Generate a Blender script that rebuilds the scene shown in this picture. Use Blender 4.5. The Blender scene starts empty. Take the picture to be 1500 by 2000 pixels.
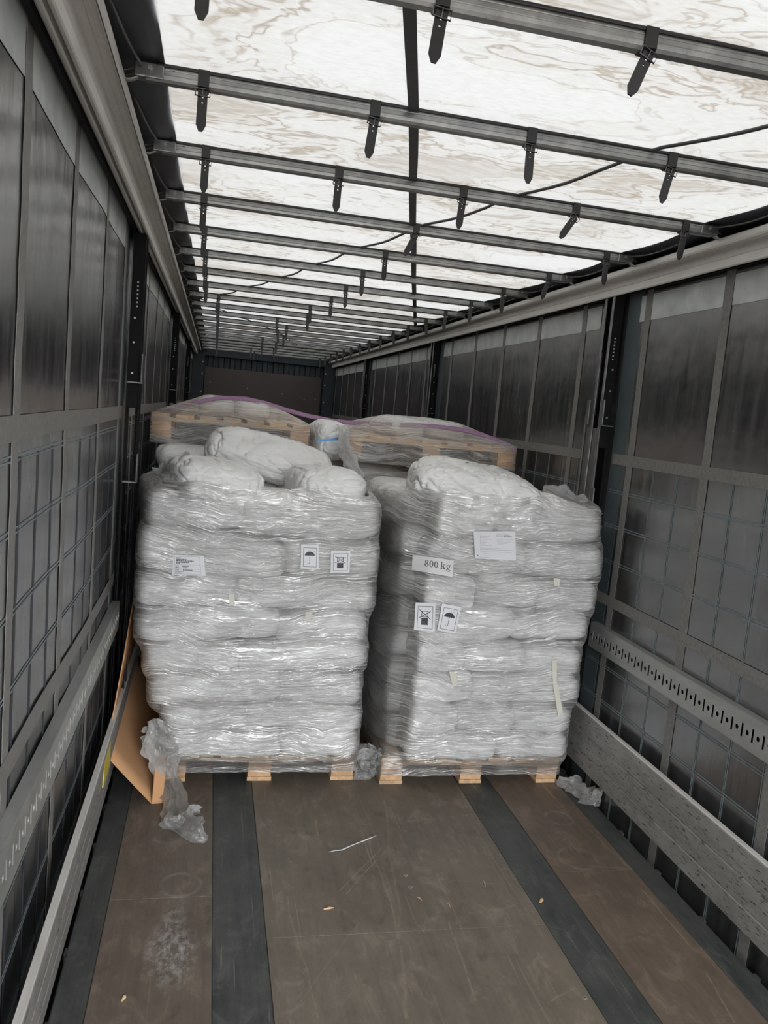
import bpy, bmesh, math, random
import numpy as np
from mathutils import Vector, Matrix, noise
from mathutils.bvhtree import BVHTree

# ------------------------------------------------------------------ camera
scn = bpy.context.scene
F_PX, YAW, PITCH, ROLL = 1574.35, 0.21638, 0.12172, 0.09013
CAM = Vector((-0.818, 0.0, 1.8605))
def cam_axes():
    cy, sy, cp, sp = math.cos(YAW), math.sin(YAW), math.cos(PITCH), math.sin(PITCH)
    w = Vector((sy*cp, cy*cp, -sp)); r = Vector((cy, -sy, 0)); u = r.cross(w)
    c, s = math.cos(ROLL), math.sin(ROLL)
    return c*r + s*u, -s*r + c*u, w
RR, UU, WW = cam_axes()
cd = bpy.data.cameras.new('camera'); cam = bpy.data.objects.new('camera', cd)
scn.collection.objects.link(cam); scn.camera = cam
cd.sensor_fit = 'VERTICAL'; cd.sensor_height = 36.0; cd.lens = F_PX/2000*36.0
cd.clip_start = 0.05; cd.clip_end = 200
m = Matrix.Identity(4)
for i in range(3):
    m[i][0] = RR[i]; m[i][1] = UU[i]; m[i][2] = -WW[i]; m[i][3] = CAM[i]
cam.matrix_world = m
# ------------------------------------------------------------------ light
EXPOSURE = 2.2
scn.view_settings.view_transform = 'Standard'; scn.view_settings.look = 'None'
scn.view_settings.gamma = 1.0; scn.view_settings.use_curve_mapping = False
scn.view_settings.exposure = EXPOSURE
scn.cycles.max_bounces = 12; scn.cycles.diffuse_bounces = 5; scn.cycles.glossy_bounces = 5
scn.cycles.transmission_bounces = 8; scn.cycles.transparent_max_bounces = 14
scn.cycles.caustics_reflective = False; scn.cycles.caustics_refractive = False
world = bpy.data.worlds.new('overcast_sky'); scn.world = world; world.use_nodes = True
nt = world.node_tree; nt.nodes.clear()
wo = nt.nodes.new('ShaderNodeOutputWorld'); bg = nt.nodes.new('ShaderNodeBackground')
tc = nt.nodes.new('ShaderNodeTexCoord'); sep = nt.nodes.new('ShaderNodeSeparateXYZ')
rp = nt.nodes.new('ShaderNodeValToRGB')
rp.color_ramp.elements[0].position = 0.44; rp.color_ramp.elements[0].color = (0.15, 0.145, 0.14, 1)
rp.color_ramp.elements[1].position = 0.56; rp.color_ramp.elements[1].color = (0.93, 0.957, 0.985, 1)
mp = nt.nodes.new('ShaderNodeMath'); mp.operation = 'MULTIPLY_ADD'; mp.inputs[1].default_value = 0.5; mp.inputs[2].default_value = 0.5
nt.links.new(tc.outputs['Generated'], sep.inputs[0]); nt.links.new(sep.outputs['Z'], mp.inputs[0])
nt.links.new(mp.outputs[0], rp.inputs[0]); nt.links.new(rp.outputs[0], bg.inputs[0])
SKY, REAR = 2.5, 1.15      # overcast sky; raised toward the open rear doors to brighten the interior
mr = nt.nodes.new('ShaderNodeMapRange'); mr.interpolation_type = 'SMOOTHSTEP'
mr.inputs['From Min'].default_value = 0.15; mr.inputs['From Max'].default_value = -0.85
mr.inputs['To Min'].default_value = SKY; mr.inputs['To Max'].default_value = SKY*REAR
nt.links.new(sep.outputs['Y'], mr.inputs['Value']); nt.links.new(mr.outputs[0], bg.inputs[1])
nt.links.new(bg.outputs[0], wo.inputs[0])

# ------------------------------------------------------------------ projection helpers (photo pixel -> point in the place)
def ray(px, py): return (WW + RR*((px-750)/F_PX) - UU*((py-1000)/F_PX))
def at(px, py, Y):
    d = ray(px, py); return CAM + d*(Y/d.y)
def on_floor(px, py, z=0.0):
    d = ray(px, py); return CAM + d*((z-CAM.z)/d.z)

# ------------------------------------------------------------------ object helpers
def tag(o, label=None, cat=None, group=None, kind=None):
    if label: o['label'] = label
    if cat: o['category'] = cat
    if group: o['group'] = group
    if kind: o['kind'] = kind
    return o
def thing(name, label, cat, loc=(0, 0, 0), group=None):
    o = bpy.data.objects.new(name, None); scn.collection.objects.link(o)
    o.location = loc; o.empty_display_size = 0.1
    return tag(o, label, cat, group)
def children(o): return [c for c in bpy.data.objects if c.parent is o]
def copy_tree(o, parent=None):
    c = o.copy(); scn.collection.objects.link(c)
    if parent: c.parent = parent
    for ch in children(o): copy_tree(ch, c)
    return c
class MB:
    def __init__(s): s.v = []; s.f = []
    def add(s, vs, fs):
        n = len(s.v); s.v += [tuple(v) for v in vs]; s.f += [tuple(i+n for i in f) for f in fs]; return s
    def box(s, a, b):
        x0, y0, z0 = a; x1, y1, z1 = b
        vs = [(x0,y0,z0),(x1,y0,z0),(x1,y1,z0),(x0,y1,z0),(x0,y0,z1),(x1,y0,z1),(x1,y1,z1),(x0,y1,z1)]
        return s.add(vs, [(3,2,1,0),(4,5,6,7),(0,1,5,4),(1,2,6,5),(2,3,7,6),(3,0,4,7)])
    def prism(s, prof, axis, a, b, closed=True):
        # prof: (p,q) points; extruded along axis from a to b
        def P(p, q, t): return {'y': (p, t, q), 'x': (t, p, q), 'z': (p, q, t)}[axis]
        n = len(prof); vs = [P(p, q, a) for p, q in prof]+[P(p, q, b) for p, q in prof]
        fs = [(i, (i+1) % n, (i+1) % n+n, i+n) for i in range(n if closed else n-1)]
        if closed: fs += [tuple(range(n))[::-1], tuple(range(n, 2*n))]
        return s.add(vs, fs)
    def tube(s, pts, r, n=8, cap=True):
        pts = [Vector(p) for p in pts]; rings = []; up = Vector((0, 0, 1))
        for i, p in enumerate(pts):
            d = (pts[min(i+1, len(pts)-1)]-pts[max(i-1, 0)]).normalized()
            a = d.cross(up)
            if a.length < 1e-3: a = d.cross(Vector((1, 0, 0)))
            a.normalize(); b = d.cross(a)
            rad = r[i] if isinstance(r, (list, tuple)) else r
            rings.append([p+a*math.cos(2*math.pi*k/n)*rad+b*math.sin(2*math.pi*k/n)*rad for k in range(n)])
        vs = [v for rg in rings for v in rg]; fs = []
        for i in range(len(pts)-1):
            for k in range(n): fs.append((i*n+k, i*n+(k+1) % n, (i+1)*n+(k+1) % n, (i+1)*n+k))
        if cap: fs += [tuple(range(n))[::-1], tuple((len(pts)-1)*n+k for k in range(n))]
        return s.add(vs, fs)
    def disc(s, c, r, z0, z1, n=12):
        vs = [(c[0]+r*math.cos(2*math.pi*k/n), c[1]+r*math.sin(2*math.pi*k/n), z) for z in (z0, z1) for k in range(n)]
        return s.add(vs, [(k, (k+1) % n, (k+1) % n+n, k+n) for k in range(n)]+[tuple(range(n))[::-1], tuple(range(n, 2*n))])
    def grid(s, P, nu, nv, closed_u=False):
        # P(i,j) -> point
        vs = [P(i, j) for j in range(nv+1) for i in range(nu if closed_u else nu+1)]
        w = nu if closed_u else nu+1; fs = []
        for j in range(nv):
            for i in range(nu):
                i2 = (i+1) % w
                fs.append((j*w+i, j*w+i2, (j+1)*w+i2, (j+1)*w+i))
        return s.add(vs, fs)
    def build(s, name, mat, parent=None, smooth=False, bevel=0, loc=None, solid=0):
        off = Vector(loc) if loc is not None else (parent.location if parent and parent.parent is None else (parent.parent.location if parent else Vector((0, 0, 0))))
        me = bpy.data.meshes.new(name)
        me.from_pydata([(v[0]-off[0], v[1]-off[1], v[2]-off[2]) for v in s.v], [], s.f); me.update()
        if smooth:
            me.polygons.foreach_set('use_smooth', [True]*len(me.polygons))
        me.materials.append(mat)
        o = bpy.data.objects.new(name, me); scn.collection.objects.link(o)
        if parent: o.parent = parent
        if loc is not None and not parent: o.location = loc
        if solid:
            md = o.modifiers.new('thickness', 'SOLIDIFY'); md.thickness = solid; md.offset = 0
        if bevel:
            md = o.modifiers.new('bevel', 'BEVEL'); md.width = bevel; md.segments = 2; md.limit_method = 'ANGLE'; md.angle_limit = 0.7
        return o
def fbm(x, y, z, s=1.0, seed=0):
    return noise.noise(Vector((x*s+seed*13.7, y*s-seed*7.3, z*s+seed*3.1)))

# ------------------------------------------------------------------ materials
class NT:
    def __init__(s, name):
        s.m = bpy.data.materials.new(name); s.m.use_nodes = True; s.t = s.m.node_tree; s.t.nodes.clear()
        s.out = s.n('OutputMaterial'); s.tc = s.n('TexCoord')
    def n(s, typ, **kw):
        nd = s.t.nodes.new('ShaderNode'+typ)
        for k, v in kw.items(): setattr(nd, k, v)
        return nd
    def l(s, a, b): s.t.links.new(a, b)
    def coord(s, scale=(1, 1, 1), rot=(0, 0, 0), loc=(0, 0, 0), src=None):
        mp = s.n('Mapping'); mp.inputs['Scale'].default_value = scale; mp.inputs['Rotation'].default_value = rot; mp.inputs['Location'].default_value = loc
        s.l(src or s.tc.outputs['Object'], mp.inputs[0]); return mp.outputs[0]
    def noise(s, vec, scale=5, detail=4, rough=0.55, dist=0.0):
        nd = s.n('TexNoise'); nd.inputs['Scale'].default_value = scale; nd.inputs['Detail'].default_value = detail
        nd.inputs['Roughness'].default_value = rough; nd.inputs['Distortion'].default_value = dist
        s.l(vec, nd.inputs['Vector']); return nd.outputs['Fac']
    def ramp(s, fac, *stops):
        r = s.n('ValToRGB'); e = r.color_ramp.elements
        while len(e) < len(stops): e.new(0.5)
        for k, (p, c) in enumerate(stops):
            e[k].position = p; e[k].color = (c, c, c, 1) if not isinstance(c, tuple) else (*c, 1)
        s.l(fac, r.inputs[0]); return r.outputs[0]
    def math(s, op, a, b=None, c=None, clamp=False):
        nd = s.n('Math', operation=op); nd.use_clamp = clamp
        for i, x in enumerate((a, b, c)):
            if x is None: continue
            if isinstance(x, (int, float)): nd.inputs[i].default_value = x
            else: s.l(x, nd.inputs[i])
        return nd.outputs[0]
    def mix(s, fac, a, b, mode='MIX'):
        nd = s.n('MixRGB', blend_type=mode)
        for i, x in enumerate((fac, a, b)):
            if isinstance(x, (int, float)): nd.inputs[i].default_value = x
            elif isinstance(x, tuple): nd.inputs[i].default_value = (*x, 1)
            else: s.l(x, nd.inputs[i])
        return nd.outputs[0]
    def bump(s, h, strength=0.3, dist=0.01, normal=None):
        b = s.n('Bump'); b.inputs['Strength'].default_value = strength; b.inputs['Distance'].default_value = dist
        s.l(h, b.inputs['Height'])
        if normal: s.l(normal, b.inputs['Normal'])
        return b.outputs[0]
    def pbr(s, col, rough=0.5, metal=0.0, normal=None, spec=0.5):
        p = s.n('BsdfPrincipled')
        for k, x in (('Base Color', col), ('Roughness', rough), ('Metallic', metal), ('Specular IOR Level', spec)):
            if isinstance(x, (int, float)): p.inputs[k].default_value = x
            elif isinstance(x, tuple): p.inputs[k].default_value = (*x, 1)
            else: s.l(x, p.inputs[k])
        if normal: s.l(normal, p.inputs['Normal'])
        return p.outputs[0]
    def done(s, sh): s.l(sh, s.out.inputs[0]); return s.m
def simple(name, col, rough=0.5, metal=0.0, var=0.15, nscale=20, bump=0.1, stretch=(1, 1, 1), spec=0.5):
    t = NT(name); v = t.coord(stretch); n = t.noise(v, nscale, 5)
    c = t.mix(t.ramp(n, (0.3, 0.0), (0.7, 1.0)), tuple(x*(1-var) for x in col), tuple(min(1, x*(1+var)) for x in col))
    return t.done(t.pbr(c, rough, metal, t.bump(n, bump, 0.004) if bump else None, spec))
M = {}
def mat_roof():
    t = NT('roof_translucent_fabric')
    wv = t.coord((0.62, 1.15, 1))
    warp = t.n('TexNoise'); warp.inputs['Scale'].default_value = 2.2; warp.inputs['Detail'].default_value = 3; t.l(wv, warp.inputs[0])
    va = t.n('VectorMath', operation='MULTIPLY_ADD'); t.l(warp.outputs['Color'], va.inputs[0]); va.inputs[1].default_value = (0.55, 0.55, 0.55); t.l(wv, va.inputs[2])
    n1 = t.noise(va.outputs[0], 1.9, 5, 0.58, 0.2)
    def line(c, w, k):   # tide marks where the noise crosses a level
        d = t.math('ABSOLUTE', t.math('SUBTRACT', n1, c))
        return t.math('MULTIPLY', t.math('SUBTRACT', 1.0, t.math('DIVIDE', d, w), clamp=True), k)
    gate = t.ramp(t.noise(wv, 2.3, 3), (0.32, 0.3), (0.50, 1.0))
    s = t.math('ADD', line(0.52, 0.012, 0.75), line(0.585, 0.018, 0.65))
    s = t.math('ADD', s, line(0.435, 0.010, 0.5))
    s = t.math('ADD', s, line(0.64, 0.03, 0.3))
    s = t.math('MULTIPLY', s, gate)
    blot = t.ramp(n1, (0.38, 0.0), (0.55, 0.16), (0.68, 0.5))
    s = t.math('ADD', s, blot)
    fine = t.ramp(t.noise(t.coord((9, 26, 1)), 3, 6, 0.7), (0.4, 0.0), (0.75, 0.30))
    s = t.math('ADD', s, fine, clamp=True)
    col = t.mix(s, (0.93, 0.93, 0.91), (0.50, 0.425, 0.34))
    wv1 = t.n('TexWave'); wv1.inputs['Scale'].default_value = 260; wv1.inputs['Distortion'].default_value = 1.5; t.l(t.coord((1, 0.02, 1)), wv1.inputs[0])
    col = t.mix(t.math('MULTIPLY', wv1.outputs['Fac'], 0.06), col, (0.6, 0.6, 0.58))
    tr = t.n('BsdfTranslucent'); t.l(col, tr.inputs[0])
    df = t.n('BsdfDiffuse'); t.l(t.mix(0.35, col, (0.5, 0.5, 0.5)), df.inputs[0])
    ms = t.n('MixShader'); ms.inputs[0].default_value = 0.079; t.l(df.outputs[0], ms.inputs[1]); t.l(tr.outputs[0], ms.inputs[2])
    return t.done(ms.outputs[0])
def mat_curtain():
    t = NT('dark_tarpaulin'); v = t.coord()
    big = t.noise(v, 1.3, 4); st = t.noise(t.coord((1, 6, 0.7)), 3.0, 6, 0.7)
    c = t.mix(t.ramp(st, (0.35, 0.0), (0.75, 1.0)), (0.016, 0.0165, 0.018), (0.078, 0.078, 0.076))
    sc = t.ramp(t.noise(t.coord((1, 40, 2), rot=(0.3, 0, 0)), 4, 3), (0.70, 0.0), (0.76, 1.0))
    c = t.mix(t.math('MULTIPLY', sc, 0.25), c, (0.16, 0.16, 0.16))
    r = t.math('MULTIPLY_ADD', st, 0.26, 0.10)
    b = t.bump(t.math('ADD', t.math('MULTIPLY', big, 1.0), t.math('MULTIPLY', st, 0.12)), 0.45, 0.03)
    sh = t.pbr(c, r, 0.0, b, 0.85); sh.node.inputs['IOR'].default_value = 2.0
    return t.done(sh)
def mat_floor(base, dark, name, seed):
    t = NT(name); v = t.coord(loc=(seed, seed*2, 0))
    n = t.noise(v, 2.6, 6, 0.65); s1 = t.noise(t.coord((14, 1.2, 1), loc=(seed, 0, 0)), 2, 6, 0.7)
    f = t.math('ADD', t.math('MULTIPLY', n, 0.5), t.math('MULTIPLY', s1, 0.5))
    c = t.mix(t.ramp(f, (0.36, 0.0), (0.64, 1.0)), dark, base)
    mo = t.noise(t.coord((2.2, 1.3, 1), loc=(seed, 3, 0)), 4.5, 7, 0.72, 0.5)
    c = t.mix(t.ramp(mo, (0.52, 0.0), (0.70, 0.55)), c, tuple(min(1, x*1.75+0.012) for x in base))
    c = t.mix(t.ramp(mo, (0.30, 0.45), (0.44, 0.0)), c, tuple(x*0.6 for x in dark))
    for k, (rx, sc, th) in enumerate(((0.06, (55, 1.1, 1), 0.675), (-0.5, (60, 1.6, 1), 0.70), (1.2, (70, 2.0, 1), 0.71), (0.02, (120, 0.8, 1), 0.67))):
        sn = t.noise(t.coord(sc, rot=(0, 0, rx), loc=(seed*3+k, k*5, 0)), 1.0, 2, 0.5)
        g = t.ramp(t.noise(v, 1.7+k, 2), (0.42, 0.0), (0.6, 1.0))
        sf = t.math('MULTIPLY', t.math('MULTIPLY', t.ramp(sn, (th, 0.0), (th+0.03, 1.0)), g), 0.35)
        c = t.mix(sf, c, (0.30, 0.26, 0.20))
    dk = t.ramp(t.noise(t.coord((1.5, 1, 1), loc=(seed, 9, 0)), 5, 3), (0.64, 0.0), (0.75, 0.55))
    c = t.mix(dk, c, tuple(x*0.45 for x in dark))
    spk = t.ramp(t.noise(v, 90, 2), (0.70, 0.0), (0.78, 0.5))
    c = t.mix(spk, c, (0.22, 0.20, 0.17))
    return t, c, t.bump(t.math('ADD', s1, t.noise(v, 60, 2)), 0.25, 0.002)
def floor_mat(base, dark, name, seed, rings=(), dust=None, rough=0.5, strokes=()):
    t, c, b = mat_floor(base, dark, name, seed)
    for (x0, y0, x1, y1, w, k0) in strokes:
        A_, B_ = on_floor(x0, y0), on_floor(x1, y1); D_ = B_-A_; L_ = D_.length; ang = math.atan2(D_.y, D_.x)
        mp = t.n('Mapping', vector_type='TEXTURE'); mp.inputs['Location'].default_value = A_; mp.inputs['Rotation'].default_value = (0, 0, ang); mp.inputs['Scale'].default_value = (L_, w, 1)
        t.l(t.tc.outputs['Object'], mp.inputs[0]); q = t.n('SeparateXYZ'); t.l(mp.outputs[0], q.inputs[0])
        bend = t.math('MULTIPLY_ADD', t.noise(t.coord(), 3, 3), 8.0, -4.0)
        k = t.math('SUBTRACT', 1.0, t.math('ABSOLUTE', t.math('ADD', q.outputs[1], bend)), clamp=True)
        e = t.math('MULTIPLY', t.math('GREATER_THAN', q.outputs[0], 0.0), t.math('LESS_THAN', q.outputs[0], 1.0))
        k = t.math('MULTIPLY', t.math('MULTIPLY', k, e), t.ramp(t.noise(t.coord(), 30, 4, 0.7), (0.35, 0.1), (0.6, 1.0)))
        c = t.mix(t.math('MULTIPLY', k, k0), c, (0.33, 0.29, 0.21))
    sp = t.n('SeparateXYZ'); t.l(t.tc.outputs['Object'], sp.inputs[0])
    wn = t.math('MULTIPLY_ADD', t.noise(t.coord(), 14, 3), 0.03, -0.015)
    for (x, y, r) in rings:
        dx = t.math('SUBTRACT', sp.outputs[0], x); dy = t.math('SUBTRACT', sp.outputs[1], y)
        d = t.math('SQRT', t.math('ADD', t.math('MULTIPLY', dx, dx), t.math('MULTIPLY', dy, dy)))
        e = t.math('ABSOLUTE', t.math('SUBTRACT', t.math('ADD', d, wn), r))
        k = t.math('SUBTRACT', 1.0, t.math('DIVIDE', e, 0.012), clamp=True)
        k = t.math('MULTIPLY', k, t.ramp(t.noise(t.coord(), 9, 3), (0.35, 0.0), (0.6, 0.6)))
        c = t.mix(k, c, (0.27, 0.25, 0.22))
    if dust:
        for (x, y, rx, ry, st) in dust:
            dx = t.math('DIVIDE', t.math('SUBTRACT', sp.outputs[0], x), rx); dy = t.math('DIVIDE', t.math('SUBTRACT', sp.outputs[1], y), ry)
            d = t.math('ADD', t.math('MULTIPLY', dx, dx), t.math('MULTIPLY', dy, dy))
            k = t.math('MULTIPLY', t.math('SUBTRACT', 1.0, d, clamp=True), t.ramp(t.noise(t.coord((1.6, 1, 1)), 22, 9, 0.82, 0.3), (0.46, 0.0), (0.66, 1.0)))
            c = t.mix(t.math('MULTIPLY', k, st), c, (0.55, 0.54, 0.52))
    return t.done(t.pbr(c, rough, 0.0, b, 0.4))
def mat_sack():
    t = NT('white_woven_plastic_sack'); oi = t.n('ObjectInfo')
    v = t.coord()
    n = t.noise(v, 5, 5, 0.6, 0.8); n2 = t.noise(t.coord((1, 1, 2.5)), 9, 6, 0.65, 2.0)
    c = t.mix(t.ramp(n, (0.3, 0.0), (0.7, 1.0)), (0.73, 0.725, 0.715), (0.83, 0.825, 0.81))
    vr = t.n('TexVoronoi', feature='DISTANCE_TO_EDGE'); vr.inputs['Scale'].default_value = 5.0
    wz = t.n('TexNoise'); wz.inputs['Scale'].default_value = 4; t.l(v, wz.inputs[0])
    va = t.n('VectorMath', operation='MULTIPLY_ADD'); t.l(wz.outputs['Color'], va.inputs[0]); va.inputs[1].default_value = (0.35,)*3; t.l(v, va.inputs[2]); t.l(va.outputs[0], vr.inputs['Vector'])
    cr = t.ramp(vr.outputs['Distance'], (0.0, 0.0), (0.10, 0.8), (0.3, 1.0))
    h = t.math('ADD', t.math('MULTIPLY', n2, 0.8), t.math('MULTIPLY', cr, 0.2))
    return t.done(t.pbr(c, 0.42, 0.0, t.bump(h, 0.75, 0.014), 0.45))
def mat_film(name, base=0.10, gain=0.55, streak=True, rough=0.16, share=0.55, frw=1.0):
    t = NT(name); v = t.coord()
    wz = t.n('TexNoise'); wz.inputs['Scale'].default_value = 1.9; wz.inputs['Detail'].default_value = 3; t.l(v, wz.inputs[0])
    va = t.n('VectorMath', operation='MULTIPLY_ADD'); t.l(wz.outputs['Color'], va.inputs[0]); va.inputs[1].default_value = (0.0, 0.0, 0.26); t.l(v, va.inputs[2])
    w = va.outputs[0]
    if streak:
        a = t.noise(t.coord((1.7, 1.7, 70), rot=(0, 0.06, 0), src=w), 1.0, 5, 0.62, 0.25)
        b = t.noise(t.coord((2.2, 2.2, 120), rot=(0, -0.13, 0), src=w), 1.0, 4, 0.6, 0.2)
        d = t.noise(t.coord((4.0, 4.0, 230), rot=(0, 0.02, 0), src=w), 1.0, 3, 0.6)
    else:
        a = t.noise(t.coord((1, 1, 0.6)), 13, 6, 0.7, 2.5); b = t.noise(v, 26, 5, 0.7, 3.0); d = t.noise(v, 48, 3, 0.6, 2.0)
    la = t.ramp(a, (0.50, 0.0), (0.58, 0.22), (0.655, 1.0)); lb = t.ramp(b, (0.54, 0.0), (0.62, 0.9)); ld = t.ramp(d, (0.56, 0.0), (0.64, 0.7))
    patch = t.ramp(t.noise(t.coord((1.2, 1.2, 3)), 2.2, 3), (0.36, 0.15), (0.62, 1.0))
    sm = t.math('MULTIPLY', t.math('ADD', t.math('MAXIMUM', la, lb), t.math('MULTIPLY', ld, 0.5)), patch)
    if streak:
        def pleat(rot, sx_, sz_, wd, mk, off):
            n = t.noise(t.coord((sx_, sx_, sz_), rot=(0, rot, 0), loc=(off, off, off), src=w), 1.0, 2, 0.45)
            l_ = t.math('SUBTRACT', 1.0, t.math('DIVIDE', t.math('ABSOLUTE', t.math('SUBTRACT', n, 0.5)), wd), clamp=True)
            return t.math('MULTIPLY', l_, t.ramp(t.noise(t.coord((1.6, 1.6, 4), loc=(mk, mk, 0)), 1.8, 3), (0.40, 0.0), (0.60, 1.0)))
        ps = t.math('MAXIMUM', pleat(0.03, 1.1, 34, 0.030, 0, 0), t.math('MAXIMUM', pleat(-0.13, 0.9, 40, 0.028, 5, 3), t.math('MAXIMUM', pleat(0.12, 1.0, 38, 0.028, 9, 7), pleat(-0.04, 1.6, 62, 0.035, 13, 11))))
        sm = t.math('ADD', t.math('MULTIPLY', sm, 0.65), t.math('MULTIPLY', ps, 0.75))
    h = t.math('ADD', t.math('ADD', t.math('MULTIPLY', a, 1.0), t.math('MULTIPLY', b, 0.6)), t.math('MULTIPLY', d, 0.3))
    cr = t.noise(v, 8, 4, 0.65, 1.8)
    h = t.math('ADD', h, t.math('MULTIPLY', cr, 0.5 if streak else 1.2))
    bp = t.bump(h, 1.0, 0.012 if streak else 0.010)
    fr = t.n('Fresnel'); fr.inputs['IOR'].default_value = 1.5; t.l(bp, fr.inputs['Normal'])
    op = t.math('ADD', t.math('MULTIPLY_ADD', sm, gain, base), t.math('MULTIPLY', fr.outputs[0], frw), clamp=True)
    tp = t.n('BsdfTransparent'); tp.inputs[0].default_value = (0.97, 0.97, 0.97, 1)
    gl = t.n('BsdfGlossy'); gl.inputs['Roughness'].default_value = rough; gl.inputs[0].default_value = (1, 1, 1, 1); t.l(bp, gl.inputs['Normal'])
    df = t.n('BsdfDiffuse'); df.inputs[0].default_value = (0.93, 0.92, 0.90, 1); t.l(bp, df.inputs['Normal'])
    tl = t.n('BsdfTranslucent'); tl.inputs[0].default_value = (0.93, 0.92, 0.90, 1)
    m0 = t.n('MixShader'); m0.inputs[0].default_value = 0.4; t.l(df.outputs[0], m0.inputs[1]); t.l(tl.outputs[0], m0.inputs[2])
    m1 = t.n('MixShader'); m1.inputs[0].default_value = share; t.l(m0.outputs[0], m1.inputs[1]); t.l(gl.outputs[0], m1.inputs[2])
    m2 = t.n('MixShader'); t.l(op, m2.inputs[0]); t.l(tp.outputs[0], m2.inputs[1]); t.l(m1.outputs[0], m2.inputs[2])
    return t.done(m2.outputs[0])
def mat_wood(name, col, axis='y'):
    t = NT(name); sc = {'y': (9, 0.8, 9), 'x': (0.8, 9, 9), 'b': (6, 6, 6)}[axis]
    n = t.noise(t.coord(sc), 4, 5, 0.6, 0.6); o = t.n('ObjectInfo')
    n = t.math('ADD', n, t.math('MULTIPLY_ADD', o.outputs['Random'], 0.24, -0.12))
    c = t.mix(t.ramp(n, (0.3, 0.0), (0.72, 1.0)), tuple(x*0.68 for x in col), tuple(min(1, x*1.18) for x in col))
    return t.done(t.pbr(c, 0.7, 0, t.bump(n, 0.3, 0.003)))
def mat_board():
    t = NT('scraped_aluminium_board'); v = t.coord()
    n = t.noise(t.coord((1, 11, 60)), 2.0, 5, 0.65, 0.4)
    c = t.mix(t.ramp(t.noise(t.coord((1, 2, 6)), 2, 5), (0.3, 0.0), (0.7, 1.0)), (0.24, 0.235, 0.22), (0.40, 0.39, 0.37))
    c = t.mix(t.ramp(n, (0.575, 0.0), (0.64, 0.9)), c, (0.035, 0.033, 0.033))
    c = t.mix(t.ramp(t.noise(t.coord((1, 4, 26)), 2.5, 5, 0.75), (0.59, 0.0), (0.66, 0.8)), c, (0.04, 0.04, 0.04))
    return t.done(t.pbr(c, 0.55, 0.45, t.bump(n, 0.2, 0.002)))
def mat_alu(name, a, b, metal=0.75, rough=0.42):
    t = NT(name); v = t.coord((2, 0.6, 2)); n = t.noise(v, 5, 6, 0.65, 0.5); f = t.noise(t.coord((1, 1, 1)), 55, 4, 0.7)
    c = t.mix(t.ramp(n, (0.3, 0.0), (0.7, 1.0)), a, b)
    c = t.mix(t.ramp(f, (0.62, 0.0), (0.72, 0.35)), c, tuple(x*0.5 for x in a))
    r = t.math('MULTIPLY_ADD', n, 0.2, rough-0.1)
    return t.done(t.pbr(c, r, metal, t.bump(n, 0.08, 0.003)))
M['roof'] = mat_roof(); M['curtain'] = mat_curtain()
M['roof_dark'] = simple('black_roof_fabric', (0.030, 0.032, 0.038), 0.45, 0, 0.3, 3, 0.6)
M['webbing'] = simple('grey_webbing', (0.185, 0.178, 0.168), 0.55, 0, 0.18, 60, 0.1)
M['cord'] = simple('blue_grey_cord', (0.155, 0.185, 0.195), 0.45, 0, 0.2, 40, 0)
M['cord_shaded'] = simple('shaded_cord', (0.02, 0.022, 0.03), 0.6, 0, 0.2, 40, 0)  # darker copy of the cord: shade on the left vertical cords put into colour
M['patch'] = simple('light_grey_patch', (0.50, 0.525, 0.51), 0.45, 0, 0.2, 9, 0.2, (1, 1, 1))
M['teal'] = simple('teal_tarpaulin_edge', (0.070, 0.088, 0.095), 0.4, 0, 0.2, 4, 0.1)
M['rail'] = mat_alu('roof_rail_aluminium', (0.60, 0.575, 0.54), (0.78, 0.75, 0.71), 0.25, 0.48)
M['edge_glint'] = simple('painted_edge_highlight', (0.88, 0.86, 0.82), 0.35, 0.3, 0.05, 30, 0)  # paler tone stands in for highlights along the rail's sharp edges
M['bow'] = mat_alu('roof_bow_metal', (0.17, 0.175, 0.175), (0.36, 0.36, 0.35), 0.85, 0.36)
M['galv'] = mat_alu('galvanised_steel', (0.30, 0.305, 0.29), (0.46, 0.46, 0.44), 0.6, 0.48)
M['steel'] = simple('painted_grey_steel', (0.115, 0.115, 0.112), 0.42, 0.3, 0.25, 12, 0.1)
M['black'] = simple('black_steel', (0.006, 0.006, 0.007), 0.65, 0.0, 0.3, 12, 0.1, (1, 1, 1), 0.15)
M['worn'] = simple('worn_steel_edge', (0.23, 0.225, 0.22), 0.4, 0.7, 0.35, 18, 0.1)
M['rust'] = simple('rusty_steel', (0.17, 0.085, 0.05), 0.8, 0.1, 0.4, 30, 0.3)
M['board'] = mat_board()
M['leather'] = simple('black_leather', (0.010, 0.009, 0.010), 0.38, 0, 0.3, 40, 0.2)
M['buckle'] = simple('dull_buckle_metal', (0.20, 0.20, 0.20), 0.35, 0.9, 0.2, 20, 0.05)
M["sack"] = mat_sack()
M['film'] = mat_film('stretch_film', 0.10, 0.85)
M['film_thin'] = mat_film('thin_stretch_film', 0.15, 0.65, share=0.22, frw=0.35)
M['film_loose'] = mat_film('crumpled_film', 0.09, 0.60, False, 0.08)
M['wood'] = mat_wood('pallet_wood', (0.64, 0.43, 0.25)); M['wood_x'] = mat_wood('pallet_wood_cross', (0.64, 0.44, 0.26), 'x')
M['block'] = mat_wood('pallet_block_wood', (0.60, 0.37, 0.20), 'b')
M['card'] = simple('brown_cardboard', (0.58, 0.32, 0.16), 0.75, 0, 0.06, 3, 0.05)
M['paper'] = simple('white_paper', (0.70, 0.70, 0.72), 0.5, 0, 0.04, 8, 0)
M['paper_dull'] = simple('dull_white_paper', (0.60, 0.60, 0.59), 0.5, 0, 0.05, 8, 0)
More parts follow.
